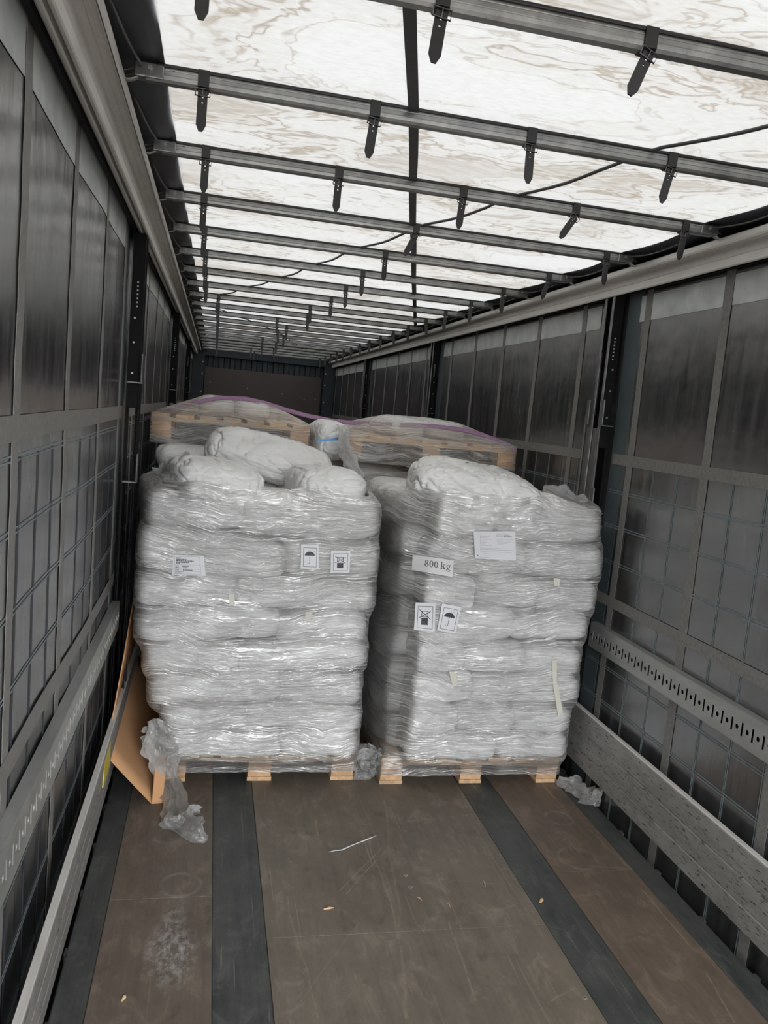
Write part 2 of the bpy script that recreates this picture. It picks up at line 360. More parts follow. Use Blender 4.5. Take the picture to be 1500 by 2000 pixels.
M['ink'] = simple('black_ink', (0.02, 0.02, 0.022), 0.5, 0, 0.1, 8, 0)
M['ink_grey'] = simple('faded_ink', (0.12, 0.12, 0.13), 0.5, 0, 0.1, 8, 0)
M['tape'] = simple('cream_masking_tape', (0.60, 0.58, 0.50), 0.5, 0, 0.08, 12, 0)
M['purple'] = simple('purple_strap_webbing', (0.30, 0.17, 0.28), 0.6, 0, 0.2, 90, 0.2)
M['blue'] = simple('blue_tape', (0.07, 0.30, 0.62), 0.4, 0, 0.1, 10, 0)
M['rope'] = simple('dark_grey_cable', (0.05, 0.05, 0.052), 0.5, 0, 0.2, 30, 0)
M['plyb'] = simple('brown_plywood_panel', (0.060, 0.042, 0.040), 0.45, 0, 0.12, 5, 0.05)
M['bulk'] = simple('blue_black_steel_panel', (0.028, 0.036, 0.044), 0.5, 0.2, 0.2, 8, 0.1)
M['yellow'] = simple('yellow_sticker', (0.62, 0.50, 0.04), 0.5, 0, 0.05, 10, 0)
ring_l = [(*on_floor(352, 1728)[:2], 0.075), (*on_floor(330, 1632)[:2], 0.06)]
ring_r = [(*on_floor(1092, 1598)[:2], 0.062), (*on_floor(1128, 1676)[:2], 0.085)]
dl = on_floor(335, 1860); dl2 = on_floor(340, 1790)
FB, FD = (0.165, 0.130, 0.102), (0.100, 0.077, 0.060)
M['floor_l'] = floor_mat(FB, FD, 'brown_plywood_left', 1.0, ring_l, [(dl.x, dl.y, 0.10, 0.20, 0.85), (dl2.x, dl2.y, 0.05, 0.14, 0.5)])
M['floor_c'] = floor_mat((0.185, 0.155, 0.122), (0.118, 0.098, 0.077), 'brown_plywood_centre', 4.0, strokes=[
    (665, 1740, 745, 1655, .004, .8), (677, 1748, 752, 1660, .004, .7), (720, 1640, 780, 1830, .006, .55), (752, 1560, 800, 1990, .008, .4), (615, 1600, 622, 1640, .006, .6),
    (760, 1575, 785, 1625, .004, .6), (780, 1607, 925, 1590, .003, .5), (690, 1530, 745, 1660, .004, .4), (910, 1590, 1060, 1830, .003, .5), (960, 1840, 985, 1700, .002, .3),
    (560, 1750, 620, 1990, .006, .4), (880, 1800, 930, 1955, .006, .5), (1070, 1960, 1125, 1930, .006, .45), (915, 1782, 1008, 1770, .012, .35), (820, 1715, 985, 1727, .004, .4), (1030, 1690, 1130, 1880, .003, .5), (700, 1800, 560, 1990, .004, .3)])
M['floor_r'] = floor_mat((0.168, 0.125, 0.094), FD, 'brown_plywood_right', 7.0, ring_r, strokes=[(1150, 1620, 1235, 1700, .005, .5), (1255, 1740, 1345, 1842, .004, .9), (1380, 1900, 1435, 1998, .004, .7), (1110, 1550, 1225, 1692, .003, .4), (1060, 1536, 1085, 1560, .008, .6), (1130, 1690, 1235, 1697, .004, .5)])
M['floor_s'] = floor_mat((0.080, 0.082, 0.076), (0.034, 0.038, 0.038), 'dark_steel_strip', 2.5)

# ------------------------------------------------------------------ the setting
Y0, Y1 = -1.3, 14.5
WX = 1.24
fl = MB().box((-1.185, Y0, -0.12), (1.185, Y1, -0.006)).build('floor', M['floor_s'], loc=(0, 0, 0)); tag(fl, kind='structure')
def slab(x0, x1, y0, y1, mat, name, top=0.0):
    o = MB().box((x0, y0, -0.02), (x1, y1, top)).build(name, mat, fl, bevel=0.0012); return o
ys = on_floor(300, 1755).y
ysr = on_floor(1160, 1701).y
slab(-1.083, -0.713, Y0, ys-0.0015, M['floor_l'], 'floor_panel'); slab(-1.083, -0.713, ys+0.0015, Y1, M['floor_l'], 'floor_panel')
slab(-0.524, 0.527, Y0, 2.62, M['floor_c'], 'floor_panel'); slab(-0.524, 0.527, 2.622, Y1, M['floor_c'], 'floor_panel')
slab(0.712, 1.075, Y0, ysr-0.0015, M['floor_r'], 'floor_panel'); slab(0.712, 1.075, ysr+0.0015, Y1, M['floor_r'], 'floor_panel')
for x0, x1 in ((-0.710, -0.5275), (0.5305, 0.709), (1.0785, 1.182), (-1.182, -1.086)):
    slab(x0, x1, Y0, Y1, M['floor_s'], 'floor_strip', -0.0025)
mb = MB()
for sx in (-1, 1):
    for y in np.arange(0.3, 4.6, 0.33):
        mb.box((sx*1.19-0.004, y, -0.06), (sx*1.19+0.014, y+0.03, -0.012))
mb.build('anchor_lug', M['steel'], fl)
tr = MB()  # added strips that close the gap under the curtains against light leaks
for s in (-1, 1): tr.box((min(s*1.18, s*1.27), Y0, -0.16), (max(s*1.18, s*1.27), Y1, -0.10))
tag(tr.build('light_seal_1', M['black'], loc=(0, 0, 0)), kind='structure')

def wob(s, y, z):
    a = math.exp(-((z-1.9)/0.9)**2)
    return (0.010*fbm(y, z*0.35, s*5, 1.5, 3)+0.004*fbm(y, z*0.3, s*5, 5.0, 5)*a+0.0015*math.sin(z*31+s)*0.4)
def wall(s, name):
    x0 = s*WX
    dy, dz = 0.045, 0.06
    ny, nz = int((Y1-Y0)/dy), 46
    def P(i, j):
        y = Y0+(Y1-Y0)*i/ny; z = -0.12+(2.72+0.12)*j/nz
        return (x0+s*wob(s, y, z), y, z)
    w = MB().grid(P, ny, nz).build(name, M['curtain'], smooth=True, loc=(0, 0, 0), solid=0.002)
    tag(w, kind='structure')
    def strip(mb, ya, yb, za, zb, off):
        nu = max(1, int(abs(yb-ya)/0.05)); nv = max(1, int(abs(zb-za)/0.06))
        def Q(i, j):
            y = ya+(yb-ya)*i/nu; z = za+(zb-za)*j/nv
            return (x0+s*wob(s, y, z)-s*off, y, z)
        mb.grid(Q, nu, nv)
    posts = [4.0, 7.55, 11.1]
    bz = (1.703, 1.758) if s > 0 else (1.728, 1.785)
    bz2 = (0.975, 1.03) if s > 0 else (0.945, 1.005)
    bands = []; segs = [(Y0, 3.90), (4.12, 7.45), (7.67, 11.0), (11.22, 14.45)]
    yb = [3.075-0.648*k for k in range(9)]+[3.722] if s > 0 else [3.17-0.645*k for k in range(9)]+[3.80]
    yb += [4.43+0.665*k for k in range(5)]+[7.98+0.665*k for k in range(5)]+[11.53+0.665*k for k in range(5)]
    for y in yb:
        if y < Y0+0.1: continue
        b = MB(); strip(b, y-0.028, y+0.028, -0.1, 2.62, 0.004); b.build('vertical_webbing', M['webbing'], w, solid=0.0015)
    for a, c in segs:
        for z0, z1 in (bz, bz2):
            b = MB(); strip(b, a, c, z0, z1, 0.006); b.build('horizontal_webbing', M['webbing'], w, solid=0.0015)
    b = MB()
    zs = (1.668, 1.563, 1.383, 1.200, 0.86, 0.665, 0.487, 0.30, 0.12) if s > 0 else (1.690, 1.525, 1.335, 1.15, 0.80, 0.62, 0.42, 0.24, 0.08)
    zs = (zs[0]+0.05,)+zs[1:] if s > 0 else zs
    for z in zs:
        for a, c in segs:
            strip(b, a, c, z-0.0085, z-0.0035, 0.0025); strip(b, a, c, z+0.0035, z+0.0085, 0.0025)
    if s < 0:
        b.build('reinforcing_cord', M['cord'], w, solid=0.001); b = MB()
    y = 3.075 if s > 0 else 3.17
    k0 = -26
    for k in range(k0, 56):
        yy = y+k*0.2045
        if yy < Y0+0.05 or yy > Y1-0.1 or any(abs(yy-p) < 0.11 for p in posts) or any(abs(yy-q) < 0.034 for q in yb): continue
        strip(b, yy-0.0065, yy-0.0025, -0.1, zs[0], 0.0025); strip(b, yy+0.0025, yy+0.0065, -0.1, zs[0], 0.0025)
    b.build('reinforcing_cord', M['cord'] if s > 0 else M['cord_shaded'], w, solid=0.001)
    pz = (2.427, 2.553) if s > 0 else (2.468, 2.60)
    ybs = sorted(yb)
    for a, c in segs:
        inn = [q for q in ybs if a < q < c]; ed = [a+0.10]+inn+[c-0.10]
        for q0, q1 in zip(ed[:-1], ed[1:]):
            l, r = q0+0.032, q1-0.032
            if q0 == ed[0]: l = q0
            if q1 == ed[-1]: r = q1
            if r-l > 0.03:
                b = MB(); strip(b, l, r, pz[0], pz[1], 0.003); b.build('light_grey_panel', M['patch'], w, solid=0.001)
    for p in posts:
        b = MB(); strip(b, p-0.22, p-0.075, -0.1, 2.62, 0.0015); strip(b, p+0.075, p+0.17, -0.1, 2.62, 0.0015); b.build('curtain_edge', M['teal'], w, solid=0.001)
    return w
wall(-1, 'wall_left'); wall(1, 'wall_right')

# roof fabric
def roof_edge_r(y): return 1.015+0.035*abs(math.sin(math.pi*(y-1.68)/0.66))**1.5
ZR = 2.713
def zroof(x, y):
    ph = abs(math.sin(math.pi*(y-1.68)/0.66))
    return ZR-0.006*ph*(1-(x/1.2)**2)+0.003*fbm(x, y, 0, 3)
nyr = 340
def PR(i, j):
    y = Y0+(Y1-Y0)*j/nyr; x = -1.0+(roof_edge_r(y)+1.0)*i/24
    return (x, y, zroof(x, y))
ce = MB().grid(PR, 24, nyr).build('ceiling', M['roof'], smooth=True, loc=(0, 0, 0)); tag(ce, kind='structure')
mb = MB()
def PL(i, j):
    y = Y0+(Y1-Y0)*j/nyr; t = i/8; ph = abs(math.sin(math.pi*(y-1.68)/0.66))
    x = -1.0-0.27*t
    return (x, y, ZR+0.004*t-0.030*ph*math.sin(math.pi*min(1, t*1.6))*0.7+0.010*fbm(x*3, y*2, 1, 2.5)*min(1, 3*t))
mb.grid(PL, 8, nyr)
def PRR(i, j):
    y = Y0+(Y1-Y0)*j/nyr; t = i/8; ph = abs(math.sin(math.pi*(y-1.68)/0.66)); e = roof_edge_r(y)
    x = e+(1.27-e)*t
    return (x, y, ZR+0.004*t-0.020*ph*math.sin(math.pi*min(1, t*1.6))*0.7)
mb.grid(PRR, 8, nyr)
mb.build('dark_roof_border', M['roof_dark'], ce, smooth=True, solid=0.002)
# webbing sewn diagonally under the fabric and a cable that zigzags between the bows
wp = [on_floor(px, py, ZR-0.012) for px, py in ((800, -20), (800, 20), (804, 120), (808, 215), (808, 300), (806, 370), (806, 430), (808, 480), (808, 540), (810, 600), (812, 645))]
mb = MB()
def ribbon(mb, pts, width, side):
    vs = []; side = Vector(side)
    for i, p in enumerate(pts):
        vs += [p-side*width/2, p+side*width/2]
    mb.add(vs, [(2*i, 2*i+1, 2*i+3, 2*i+2) for i in range(len(pts)-1)])
ribbon(mb, wp, 0.030, (0.97, -0.2, 0))
tag(mb.build('roof_webbing', M['rope'], loc=(0, 0, 0), solid=0.002), 'dark flat webbing running lengthwise under the pale roof fabric, crossing every bow', 'webbing')
def cable(pix, label):
    pts = []
    P = [on_floor(px, py, 2.700) for px, py in pix]
    for a, b in zip(P[:-1], P[1:]):
        for k in range(6):
            t = k/6; pts.append(a.lerp(b, t))
    pts.append(P[-1])
    mb = MB(); q = [Vector((p.x+0.012*math.sin(p.y*9.5), p.y, 2.7125-0.010-0.004*math.cos(p.y*9.5))) for p in pts]
    mb.tube(q, 0.0055, 6); tag(mb.build('roof_cable', M['rope'], loc=(0, 0, 0), smooth=True), label, 'cable')
cable([(1640, 215), (1500, 245), (1290, 292), (1215, 322), (1010, 385), (955, 407), (830, 441), (795, 457), (700, 487), (620, 517), (545, 545), (480, 563), (440, 575), (388, 582)],
      'thin dark cable crossing the roof from the near right to the far left')
cable([(388, 582), (420, 602), (475, 622), (545, 650), (590, 680), (600, 693)], 'thin dark cable continuing from the left rail toward the far bulkhead')

# roof rails (cant rails)
def rail(s):
    prof = [(1.205, 2.583), (1.198, 2.576), (1.188, 2.571), (1.184, 2.574), (1.183, 2.596), (1.173, 2.596), (1.172, 2.570), (1.168, 2.565), (1.160, 2.563), (1.156, 2.567),
            (1.1555, 2.598), (1.1525, 2.6005), (1.1555, 2.603), (1.1535, 2.634), (1.1505, 2.6335), (1.149, 2.640), (1.133, 2.6395), (1.130, 2.6345), (1.127, 2.6395), (1.110, 2.638), (1.1075, 2.633), (1.105, 2.645), (1.101, 2.634), (1.097, 2.642), (1.0965, 2.662), (1.104, 2.668), (1.215, 2.700), (1.215, 2.60)]
    pr = [(s*p, q) for p, q in prof]
    if s < 0: pr = pr[::-1]
    side = 'left' if s < 0 else 'right'
    r = thing('roof_rail', f'long beige-grey aluminium roof rail along the top of the {side} wall', 'rail', (s*1.15, Y0, 2.6))
    MB().prism(pr, 'y', Y0, Y1).build('rail_profile', M['rail'], r)
    for px_, pz_, w_ in ((1.1515, 2.6365, 0.0012), (1.1185, 2.6375, 0.0009), (1.1060, 2.6365, 0.0012)):
        MB().prism([(s*(px_-w_), pz_), (s*px_, pz_-w_*1.3), (s*(px_+w_), pz_), (s*px_, pz_+w_*1.3)][::s], 'y', Y0, Y1).build('edge_highlight', M['edge_glint'], r)
    for a, c in ((Y0, 3.93), (4.07, 7.48), (7.62, 11.03), (11.17, Y1)):
        MB().prism([(s*1.21, 2.572), (s*1.225, 2.572), (s*1.225, 2.60), (s*1.21, 2.60)], 'y', a, c).build('curtain_track', M['black'], r)
    return r
rail(-1); rail(1)

# slotted lashing rails
def slot_rail(s):
    side = 'left' if s < 0 else 'right'
    yA, yB = -1.2, (3.90 if s < 0 else 3.84); x = s*1.200; zl, zh = 0.738, 0.866
    r = thing('slotted_rail', f'galvanised lashing rail with slots and round holes low on the {side} wall', 'rail', (x, yA, zl))
    mb = MB(); pitch = 0.0615; n = int((yB-yA)/pitch); yA2 = yB-n*pitch
    zc = 0.800; sh = 0.026; sw = 0.0070
    def quad(ya, yb, za, zb): mb.add([(x, ya, za), (x, yb, za), (x, yb, zb), (x, ya, zb)], [(0, 1, 2, 3)])
    quad(yA2, yB, zl, zc-sh); quad(yA2, yB, zc+sh, zh)
    for k in range(n):
        y0 = yA2+k*pitch
        quad(y0, y0+pitch/4-sw, zc-sh, zc+sh); quad(y0+pitch/4+sw, y0+pitch/2, zc-sh, zc+sh)
        # cell with a round hole
        cy = y0+pitch*3/4; h = pitch/4; N = 16; rr = 0.0105; inner = []; outer = []
        for q in range(N):
            a = 2*math.pi*q/N+math.pi/N; c_, s_ = math.cos(a), math.sin(a)
            inner.append((x, cy+rr*c_, zc+rr*s_)); t = min(h/max(abs(c_), 1e-6), sh/max(abs(s_), 1e-6)); outer.append((x, cy+t*c_, zc+t*s_))
        cs = [(cy+h, zc+sh), (cy-h, zc+sh), (cy-h, zc-sh), (cy+h, zc-sh)]
        mb.add(inner+outer, [(q, (q+1) % N, (q+1) % N+N, q+N) for q in range(N)])
        for (yy, zz), (q0) in zip(cs, (None,)*4):
            best = sorted(range(N), key=lambda q: (outer[q][1]-yy)**2+(outer[q][2]-zz)**2)[:2]
            mb.add([outer[best[0]], outer[best[1]], (x, yy, zz)], [(0, 1, 2)])
    mb.build('slotted_face', M['galv'], r, solid=0.003)
    MB().prism([(x, zh), (x-s*0.0, zh+0.002), (x+s*0.034, zh+0.002), (x+s*0.034, zh-0.002)], 'y', yA2, yB).build('top_flange', M['galv'], r, solid=0.0)
    MB().box((min(x, x+s*0.034), yA2, zl-0.002), (max(x, x+s*0.034), yB, zl+0.001)).build('bottom_flange', M['galv'], r)
    MB().box((min(x+s*0.030, x+s*0.034), yA2, zl), (max(x+s*0.030, x+s*0.034), yB, zh)).build('backing_plate', M['black'], r)
slot_rail(-1); slot_rail(1)

# side boards
def side_board(s):
    side = 'left' if s < 0 else 'right'
    r = thing('side_board', f'scraped grey aluminium side board standing above the floor along the {side} wall', 'board', (s*1.17, -1.2, 0.1))
    zt, zb = (0.413, 0.118)
    xt, xb = (1.160, 1.160) if s > 0 else (1.157, 1.172)
    th = 0.022
    g = 0.005
    pr = []
    for k, (a, b) in enumerate(((0.0, 0.30), (0.30, 0.64), (0.64, 1.0))):
        za, zb_ = zb+(zt-zb)*a, zb+(zt-zb)*b
        xa, xb_ = xb+(xt-xb)*a, xb+(xt-xb)*b
        pr += [(xa+0.006, za), (xa, za+g), (xb_, zb_-g), (xb_+0.006, zb_)]
    pr += [(xt+th, zt+0.001), (xb+th, zb)]
    pr = [(s*p, q) for p, q in pr]
    if s < 0: pr = pr[::-1]
    yB = 7.4
    MB().prism(pr, 'y', -1.2, yB).build('plank', M['board'], r)
    MB().prism([(s*(xt+0.001), zt+0.0005), (s*(xt+th), zt+0.0005), (s*(xt+th), zt+0.006), (s*(xt+0.003), zt+0.006)], 'y', -1.2, yB).build('top_edge', M['rail'], r)
side_board(-1); side_board(1)
# black holder brackets behind the boards are part of the wall foot
for s in (-1, 1):
    b = MB()
    for a, c in ((3.96, 4.08), (7.48, 7.62)): pass
sk = MB().add([(-1.176, 3.40, 0.20), (-1.176, 3.62, 0.20), (-1.176, 3.62, 0.30), (-1.176, 3.40, 0.30)], [(0, 1, 2, 3)])

# sliding posts
ORD = ['nearest', 'second', 'third']
def post(s, yc, k):
    side = 'left' if s < 0 else 'right'
    r = thing('sliding_post', f'{ORD[k]} tall black steel curtain post on the {side} wall, counted from the camera' if k else f'nearest tall black steel curtain post on the {side} wall, beside the front load', 'post', (s*1.2, yc, 0), 'curtain posts')
    def bx(name, xa, xb, ya, yb, za, zb, mat, bev=0.001):
        return MB().box((min(s*xa, s*xb), yc+ya, za), (max(s*xa, s*xb), yc+yb, zb)).build(name, mat, r, bevel=bev)
    bx('post_web', 1.215, 1.222, -0.055, 0.055, -0.05, 2.60, M['black'])
    bx('flange', 1.168, 1.218, -0.052, -0.046, 1.78, 2.57, M['black']); bx('flange', 1.168, 1.218, 0.046, 0.052, 1.78, 2.57, M['black'])
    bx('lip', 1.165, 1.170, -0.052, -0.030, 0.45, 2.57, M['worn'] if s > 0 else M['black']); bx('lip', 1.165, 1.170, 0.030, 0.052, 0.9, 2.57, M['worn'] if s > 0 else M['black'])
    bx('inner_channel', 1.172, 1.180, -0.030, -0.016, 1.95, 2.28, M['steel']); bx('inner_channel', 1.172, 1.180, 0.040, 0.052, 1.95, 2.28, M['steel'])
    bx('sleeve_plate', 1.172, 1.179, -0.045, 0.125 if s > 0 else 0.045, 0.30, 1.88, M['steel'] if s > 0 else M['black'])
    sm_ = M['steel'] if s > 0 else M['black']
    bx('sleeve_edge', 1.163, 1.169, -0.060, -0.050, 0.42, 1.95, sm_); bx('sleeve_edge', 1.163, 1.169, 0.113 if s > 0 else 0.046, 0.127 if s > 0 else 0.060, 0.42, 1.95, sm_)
    for z0 in (1.90, 1.44):
        hk = MB().box((min(s*1.150, s*1.158), yc-0.105, z0), (max(s*1.150, s*1.158), yc-0.068, z0+0.13)).build('board_pocket', M['steel'], r, bevel=0.003)
        MB().box((min(s*1.150, s*1.215), yc-0.108, z0-0.006), (max(s*1.150, s*1.215), yc-0.060, z0)).build('pocket_foot', M['steel'], hk)
        if z0 > 1.8: bx('board_pocket', 1.150, 1.158, 0.062, 0.095, z0, z0+0.13, M['steel'], 0.003)
    for q in range(7):  # pale squares painted for daylight showing through the holes
        for dy in (-0.020, 0.012):
            z = 2.24+q*0.018; MB().box((min(s*1.2135, s*1.2155), yc+dy, z), (max(s*1.2135, s*1.2155), yc+dy+0.007, z+0.007)).build('lit_hole_paint', M['patch'], r)
        MB().box((min(s*1.19, s*1.197), yc-0.0535, 2.24+q*0.018), (max(s*1.19, s*1.197), yc-0.0515, 2.247+q*0.018)).build('lit_hole_paint', M['patch'], r)
    for z in (2.19, 2.08, 1.94):
        MB().tube([(s*1.214, yc+0.0, z), (s*1.208, yc+0.0, z)], 0.005, 8).build('bolt', M['galv'], r); MB().tube([(s*1.2, yc-0.056, z), (s*1.2, yc-0.050, z)], 0.005, 8).build('bolt', M['galv'], r)
    bx('roller', 1.19, 1.21, -0.022, 0.016, 2.50, 2.56, M['rust'], 0.004)
for s in (-1, 1):
    for k, y in enumerate((4.0, 7.55, 11.1)): post(s, y, k)

# bulkhead
bk = MB()
bk.box((-1.26, 14.50, -0.1), (1.26, 14.56, 2.75))
for k in range(13):
    x = -1.12+k*0.187; bk.prism([(x-0.05, 14.50), (x-0.035, 14.455), (x+0.035, 14.455), (x+0.05, 14.50)], 'z', 0, 2.56)
w = bk.build('wall_back', M['bulk'], loc=(0, 0, 0)); tag(w, kind='structure')
MB().box((-1.22, 14.38, 2.56), (1.22, 14.50, 2.70)).build('header_beam', M['bulk'], w, bevel=0.01)
for s in (-1, 1):
    MB().box((min(s*1.03, s*1.24), 14.34, 0), (max(s*1.03, s*1.24), 14.50, 2.62)).build('corner_post', M['bulk'], w, bevel=0.01)
    b = MB()
    for z in (1.4, 1.65, 1.95, 2.25, 2.45): b.tube([(s*1.06, 14.34, z), (s*1.06, 14.33, z)], 0.014, 8)
    b.build('rivet', M['galv'], w)
pb = thing('plywood_panel', 'dark brown plywood panel screwed to the far bulkhead', 'panel', (0, 14.44, 1.0))
MB().box((-1.02, 14.40, 0.9), (1.0, 14.43, 2.375)).build('sheet', M['plyb'], pb, bevel=0.003)
b = MB()
for x, z in ((-0.92, 2.12), (-0.28, 2.07), (0.33, 2.03), (0.72, 1.97), (-0.9, 1.8), (0.92, 1.99)): b.tube([(x, 14.40, z), (x, 14.395, z)], 0.010, 8)
b.build('screw', M['galv'], pb)

# roof bows
NUM = ['first', 'second', 'third', 'fourth', 'fifth', 'sixth', 'seventh', 'eighth', 'ninth', 'tenth', 'eleventh', 'twelfth', 'thirteenth', 'fourteenth', 'fifteenth', 'sixteenth', 'seventeenth', 'eighteenth', 'nineteenth', 'twentieth']
bow_y = [1.68, 2.33, 2.98]+[3.65+0.663*k for k in range(17)]
HB = 0.026
def bow_base():
    r = thing('roof_bow', 'tmp', 'roof bow', (0, 1.68, 2.688), 'roof bows')
    z0 = 2.688; y0 = 1.68
    prof = []
    # outline in (y, z): rounded bar with two shallow grooves on the near face
    pts = [(-0.016, -0.017), (-0.011, -0.0235), (0.011, -0.0235), (0.016, -0.017), (0.016, 0.013), (0.011, 0.015), (-0.011, 0.015), (-0.016, 0.013),
           (-0.0175, 0.007), (-0.0168, 0.0055), (-0.0178, 0.004), (-0.0180, -0.005), (-0.0170, -0.0065), (-0.0174, -0.008)]
    MB().prism([(y0+p, z0+q) for p, q in pts], 'x', -1.045, 1.055).build('bar', M['bow'], r)
    MB().box((-1.02, y0-0.0205, z0+0.0125), (1.03, y0+0.0205, z0+0.0215)).build('fabric_pad', M['leather'], r, bevel=0.003)
    for s in (-1, 1):
        e = MB().box((min(s*1.00, s*1.075), y0-0.0195, z0-0.019), (max(s*1.00, s*1.075), y0+0.0195, z0+0.018)).build('end_plate', M['bow'], r, bevel=0.003)
        b = MB().tube([(s*1.035, y0-0.0195, z0+0.004), (s*1.035, y0-0.0235, z0+0.004)], 0.0065, 8).build('end_bolt', M['galv'], e)
        b = MB().tube([(s*0.975, y0-0.0166, z0+0.002), (s*0.975, y0-0.0172, z0+0.002)], 0.0055, 8).build('end_hole', M['black'], r)
        hk = MB(); n = 10
        P = []
        for k in range(n+1):
            t = k/n; x = s*(1.065+0.052*t); z = z0-0.020-0.012*math.sin(t*math.pi*0.9); w = 0.018
            P.append((Vector((x, y0-w-0.012*t, z)), Vector((x, y0+w*0.6-0.004*t, z+0.004))))
        hk.add([v for p in P for v in p], [(2*k, 2*k+1, 2*k+3, 2*k+2) for k in range(n)])
        hk.build('carriage_hook', M['galv'], r, smooth=True, solid=0.003)
        rd = MB()
        for (dy, zz, rr) in ((-0.40, 0.016, 0.0035),):
            pts = []
            for k in range(13):
                t = k/12; pts.append((s*(1.10-0.045*t**0.8), y0+dy*(1-t), z0+0.012+0.0*zz-0.022*math.sin(t*math.pi)*0.8))
            rd.tube(pts, rr, 6)
        for q in range(3):
            rd.tube([(s*1.06, y0+0.004+0.006*q, z0+0.012-0.008*q), (s*1.10, y0+0.030+0.010*q, z0+0.008-0.010*q), (s*1.115, y0+0.02+0.02*q, z0-0.004-0.008*q)], 0.003, 6)
        rd.build('link_rod', M['steel'], r, smooth=True)
    return r
bow = bow_base()
def bowlabel(k):
    if k < 0: return None
    return f'dark grey ribbed metal roof bow, {NUM[k]} one from the camera'
for k, y in enumerate(bow_y):
    o = bow if k == 0 else copy_tree(bow)
    o.location = (0, y, 2.688); o['label'] = bowlabel(k)
    if k == 0: o['label'] = 'dark grey ribbed metal roof bow, first one, cutting across the top right of the photo'
for y, wd in ((1.02, 'just ahead of the camera'), (0.36, 'right above the camera'), (-0.3, 'just behind the camera'), (-0.96, 'nearest the open rear doors')):
    o = copy_tree(bow); o.location = (0, y, 2.688); o['label'] = f'dark grey metal roof bow out of the frame, {wd}'

# hanging straps
def strap_base():
    r = thing('roof_strap', 'tmp', 'strap', (0, 0, 0), 'buckled roof straps')
    w = 0.0145
    lp = [(-0.0215, 0.021), (-0.0195, -0.019), (-0.012, -0.0245), (0.012, -0.0245), (0.0195, -0.019), (0.0215, 0.021)]
    lo = [(-0.0235, 0.021), (-0.0215, -0.020), (-0.013, -0.0265), (0.013, -0.0265), (0.0215, -0.020), (0.0235, 0.021)]
    MB().prism(lp+lo[::-1], 'x', -w, w).build('loop', M['leather'], r, bevel=0.0005)
    # tail with punched holes
    mb = MB(); wi = 0.0022
    rows = [(-0.036, None), (-0.048, 1), (-0.0524, None), (-0.062, 1), (-0.0664, None), (-0.118, None)]
    def X(z): return 0.013
    zs = [-0.030, -0.0455, -0.0499, -0.0595, -0.0639, -0.074, -0.122]
    for i in range(len(zs)-1):
        a, b = zs[i], zs[i+1]
        for x0, x1, mid in ((-0.013, -wi, 0), (-wi, wi, 1), (wi, 0.013, 0)):
            if mid and i in (1, 3): continue
            mb.add([(x0, -0.0185+0.0, a), (x1, -0.0185, a), (x1, -0.0185, b), (x0, -0.0185, b)], [(0, 1, 2, 3)])
    mb.add([(-0.013, -0.0185, -0.122), (0.013, -0.0185, -0.122), (0.005, -0.0185, -0.140), (-0.005, -0.0185, -0.140)], [(0, 1, 2, 3)])
    # curl slightly
    mb.v = [(x, y-0.16*abs(z+0.030)-0.6*(z+0.03)**2, z) for x, y, z in mb.v]
    mb.build('tail', M['leather'], r, solid=0.003)
    bk = MB(); z = -0.036; q = [(-0.019, -0.024, z-0.009), (0.019, -0.024, z-0.009), (0.019, -0.022, z+0.010), (-0.019, -0.022, z+0.010), (-0.019, -0.024, z-0.009)]
    bk.tube(q, 0.0018, 6); bk_o = bk.build('buckle', M['buckle'], r, smooth=True)
    MB().tube([(0, -0.024, z+0.010), (0, -0.0255, z-0.011)], 0.0013, 6).build('prong', M['buckle'], bk_o, smooth=True)
    return r
strap = strap_base(); first = True
def place_strap(x, y, where, tilt=0.0, rz=0.0, sc=1.0):
    global first
    o = strap if first else copy_tree(strap)
    first = False
    o.location = (x, y, 2.688); o.rotation_euler = (0, 0, rz); o['label'] = where
    if tilt:
        for c in children(o):
            if c.name.startswith('tail') or c.name.startswith('buckle'):
                c.location = (math.sin(tilt)*-0.028, 0, -0.0); c.rotation_euler = (0, tilt, 0)
                c.location = Vector((0, 0, -0.028))-Matrix.Rotation(tilt, 3, 'Y') @ Vector((0, 0, -0.028))
def sx(px, py, y): return at(px, py, y).x
W = 'black leather strap with a buckle hanging from the '
near = {0: [(398, -45, 'left part', 0), (863, 35, 'middle', 0.13), (1268, 112, 'right part', 0.42)],
        1: [(397, 170, 'left end', 0), (733, 220, 'left half', 0.12), (1038, 280, 'right half', 0.06), (1312, 330, 'right end', 0.3)],
        2: [(402, 305, 'left end', 0), (662, 350, 'left half', 0.05), (905, 385, 'middle', 0.12), (1125, 420, 'right half', 0.6), (1338, 460, 'right end', 0.25)],
        3: [(399, 385, 'left end', 0), (813, 455, 'middle', 0.45), (1185, 510, 'right end', 0.12)],
        4: [(400, 445, 'left end', 0), (753, 500, 'middle', 0.04), (1072, 548, 'right end', 0.35)],
        5: [(402, 495, 'left end', 0), (709, 537, 'middle', 0.05), (983, 577, 'right end', 0.1)],
        6: [(402, 530, 'left end', 0), (676, 567, 'middle', 0.02), (920, 600, 'right end', 0.1)],
        7: [(403, 560, 'left end', 0), (647, 590, 'middle', 0.03), (870, 620, 'right end', 0.1)]}
for k, lst in near.items():
    for px, py, wh, tl in lst:
        x = sx(px, py, bow_y[k]-0.02)
        place_strap(max(-0.96, min(0.99, x)), bow_y[k], W+f'{wh} of the {NUM[k]} roof bow', tl)
rng = random.Random(5)
for k in range(8, 20):
    for x, wh in ((-0.84, 'left end'), (-0.05+rng.uniform(-0.25, 0.1), 'middle'), (0.93, 'right end')):
        place_strap(x, bow_y[k], W+f'{wh} of the {NUM[k]} roof bow', rng.choice((0, 0, 0.1, -0.1)))

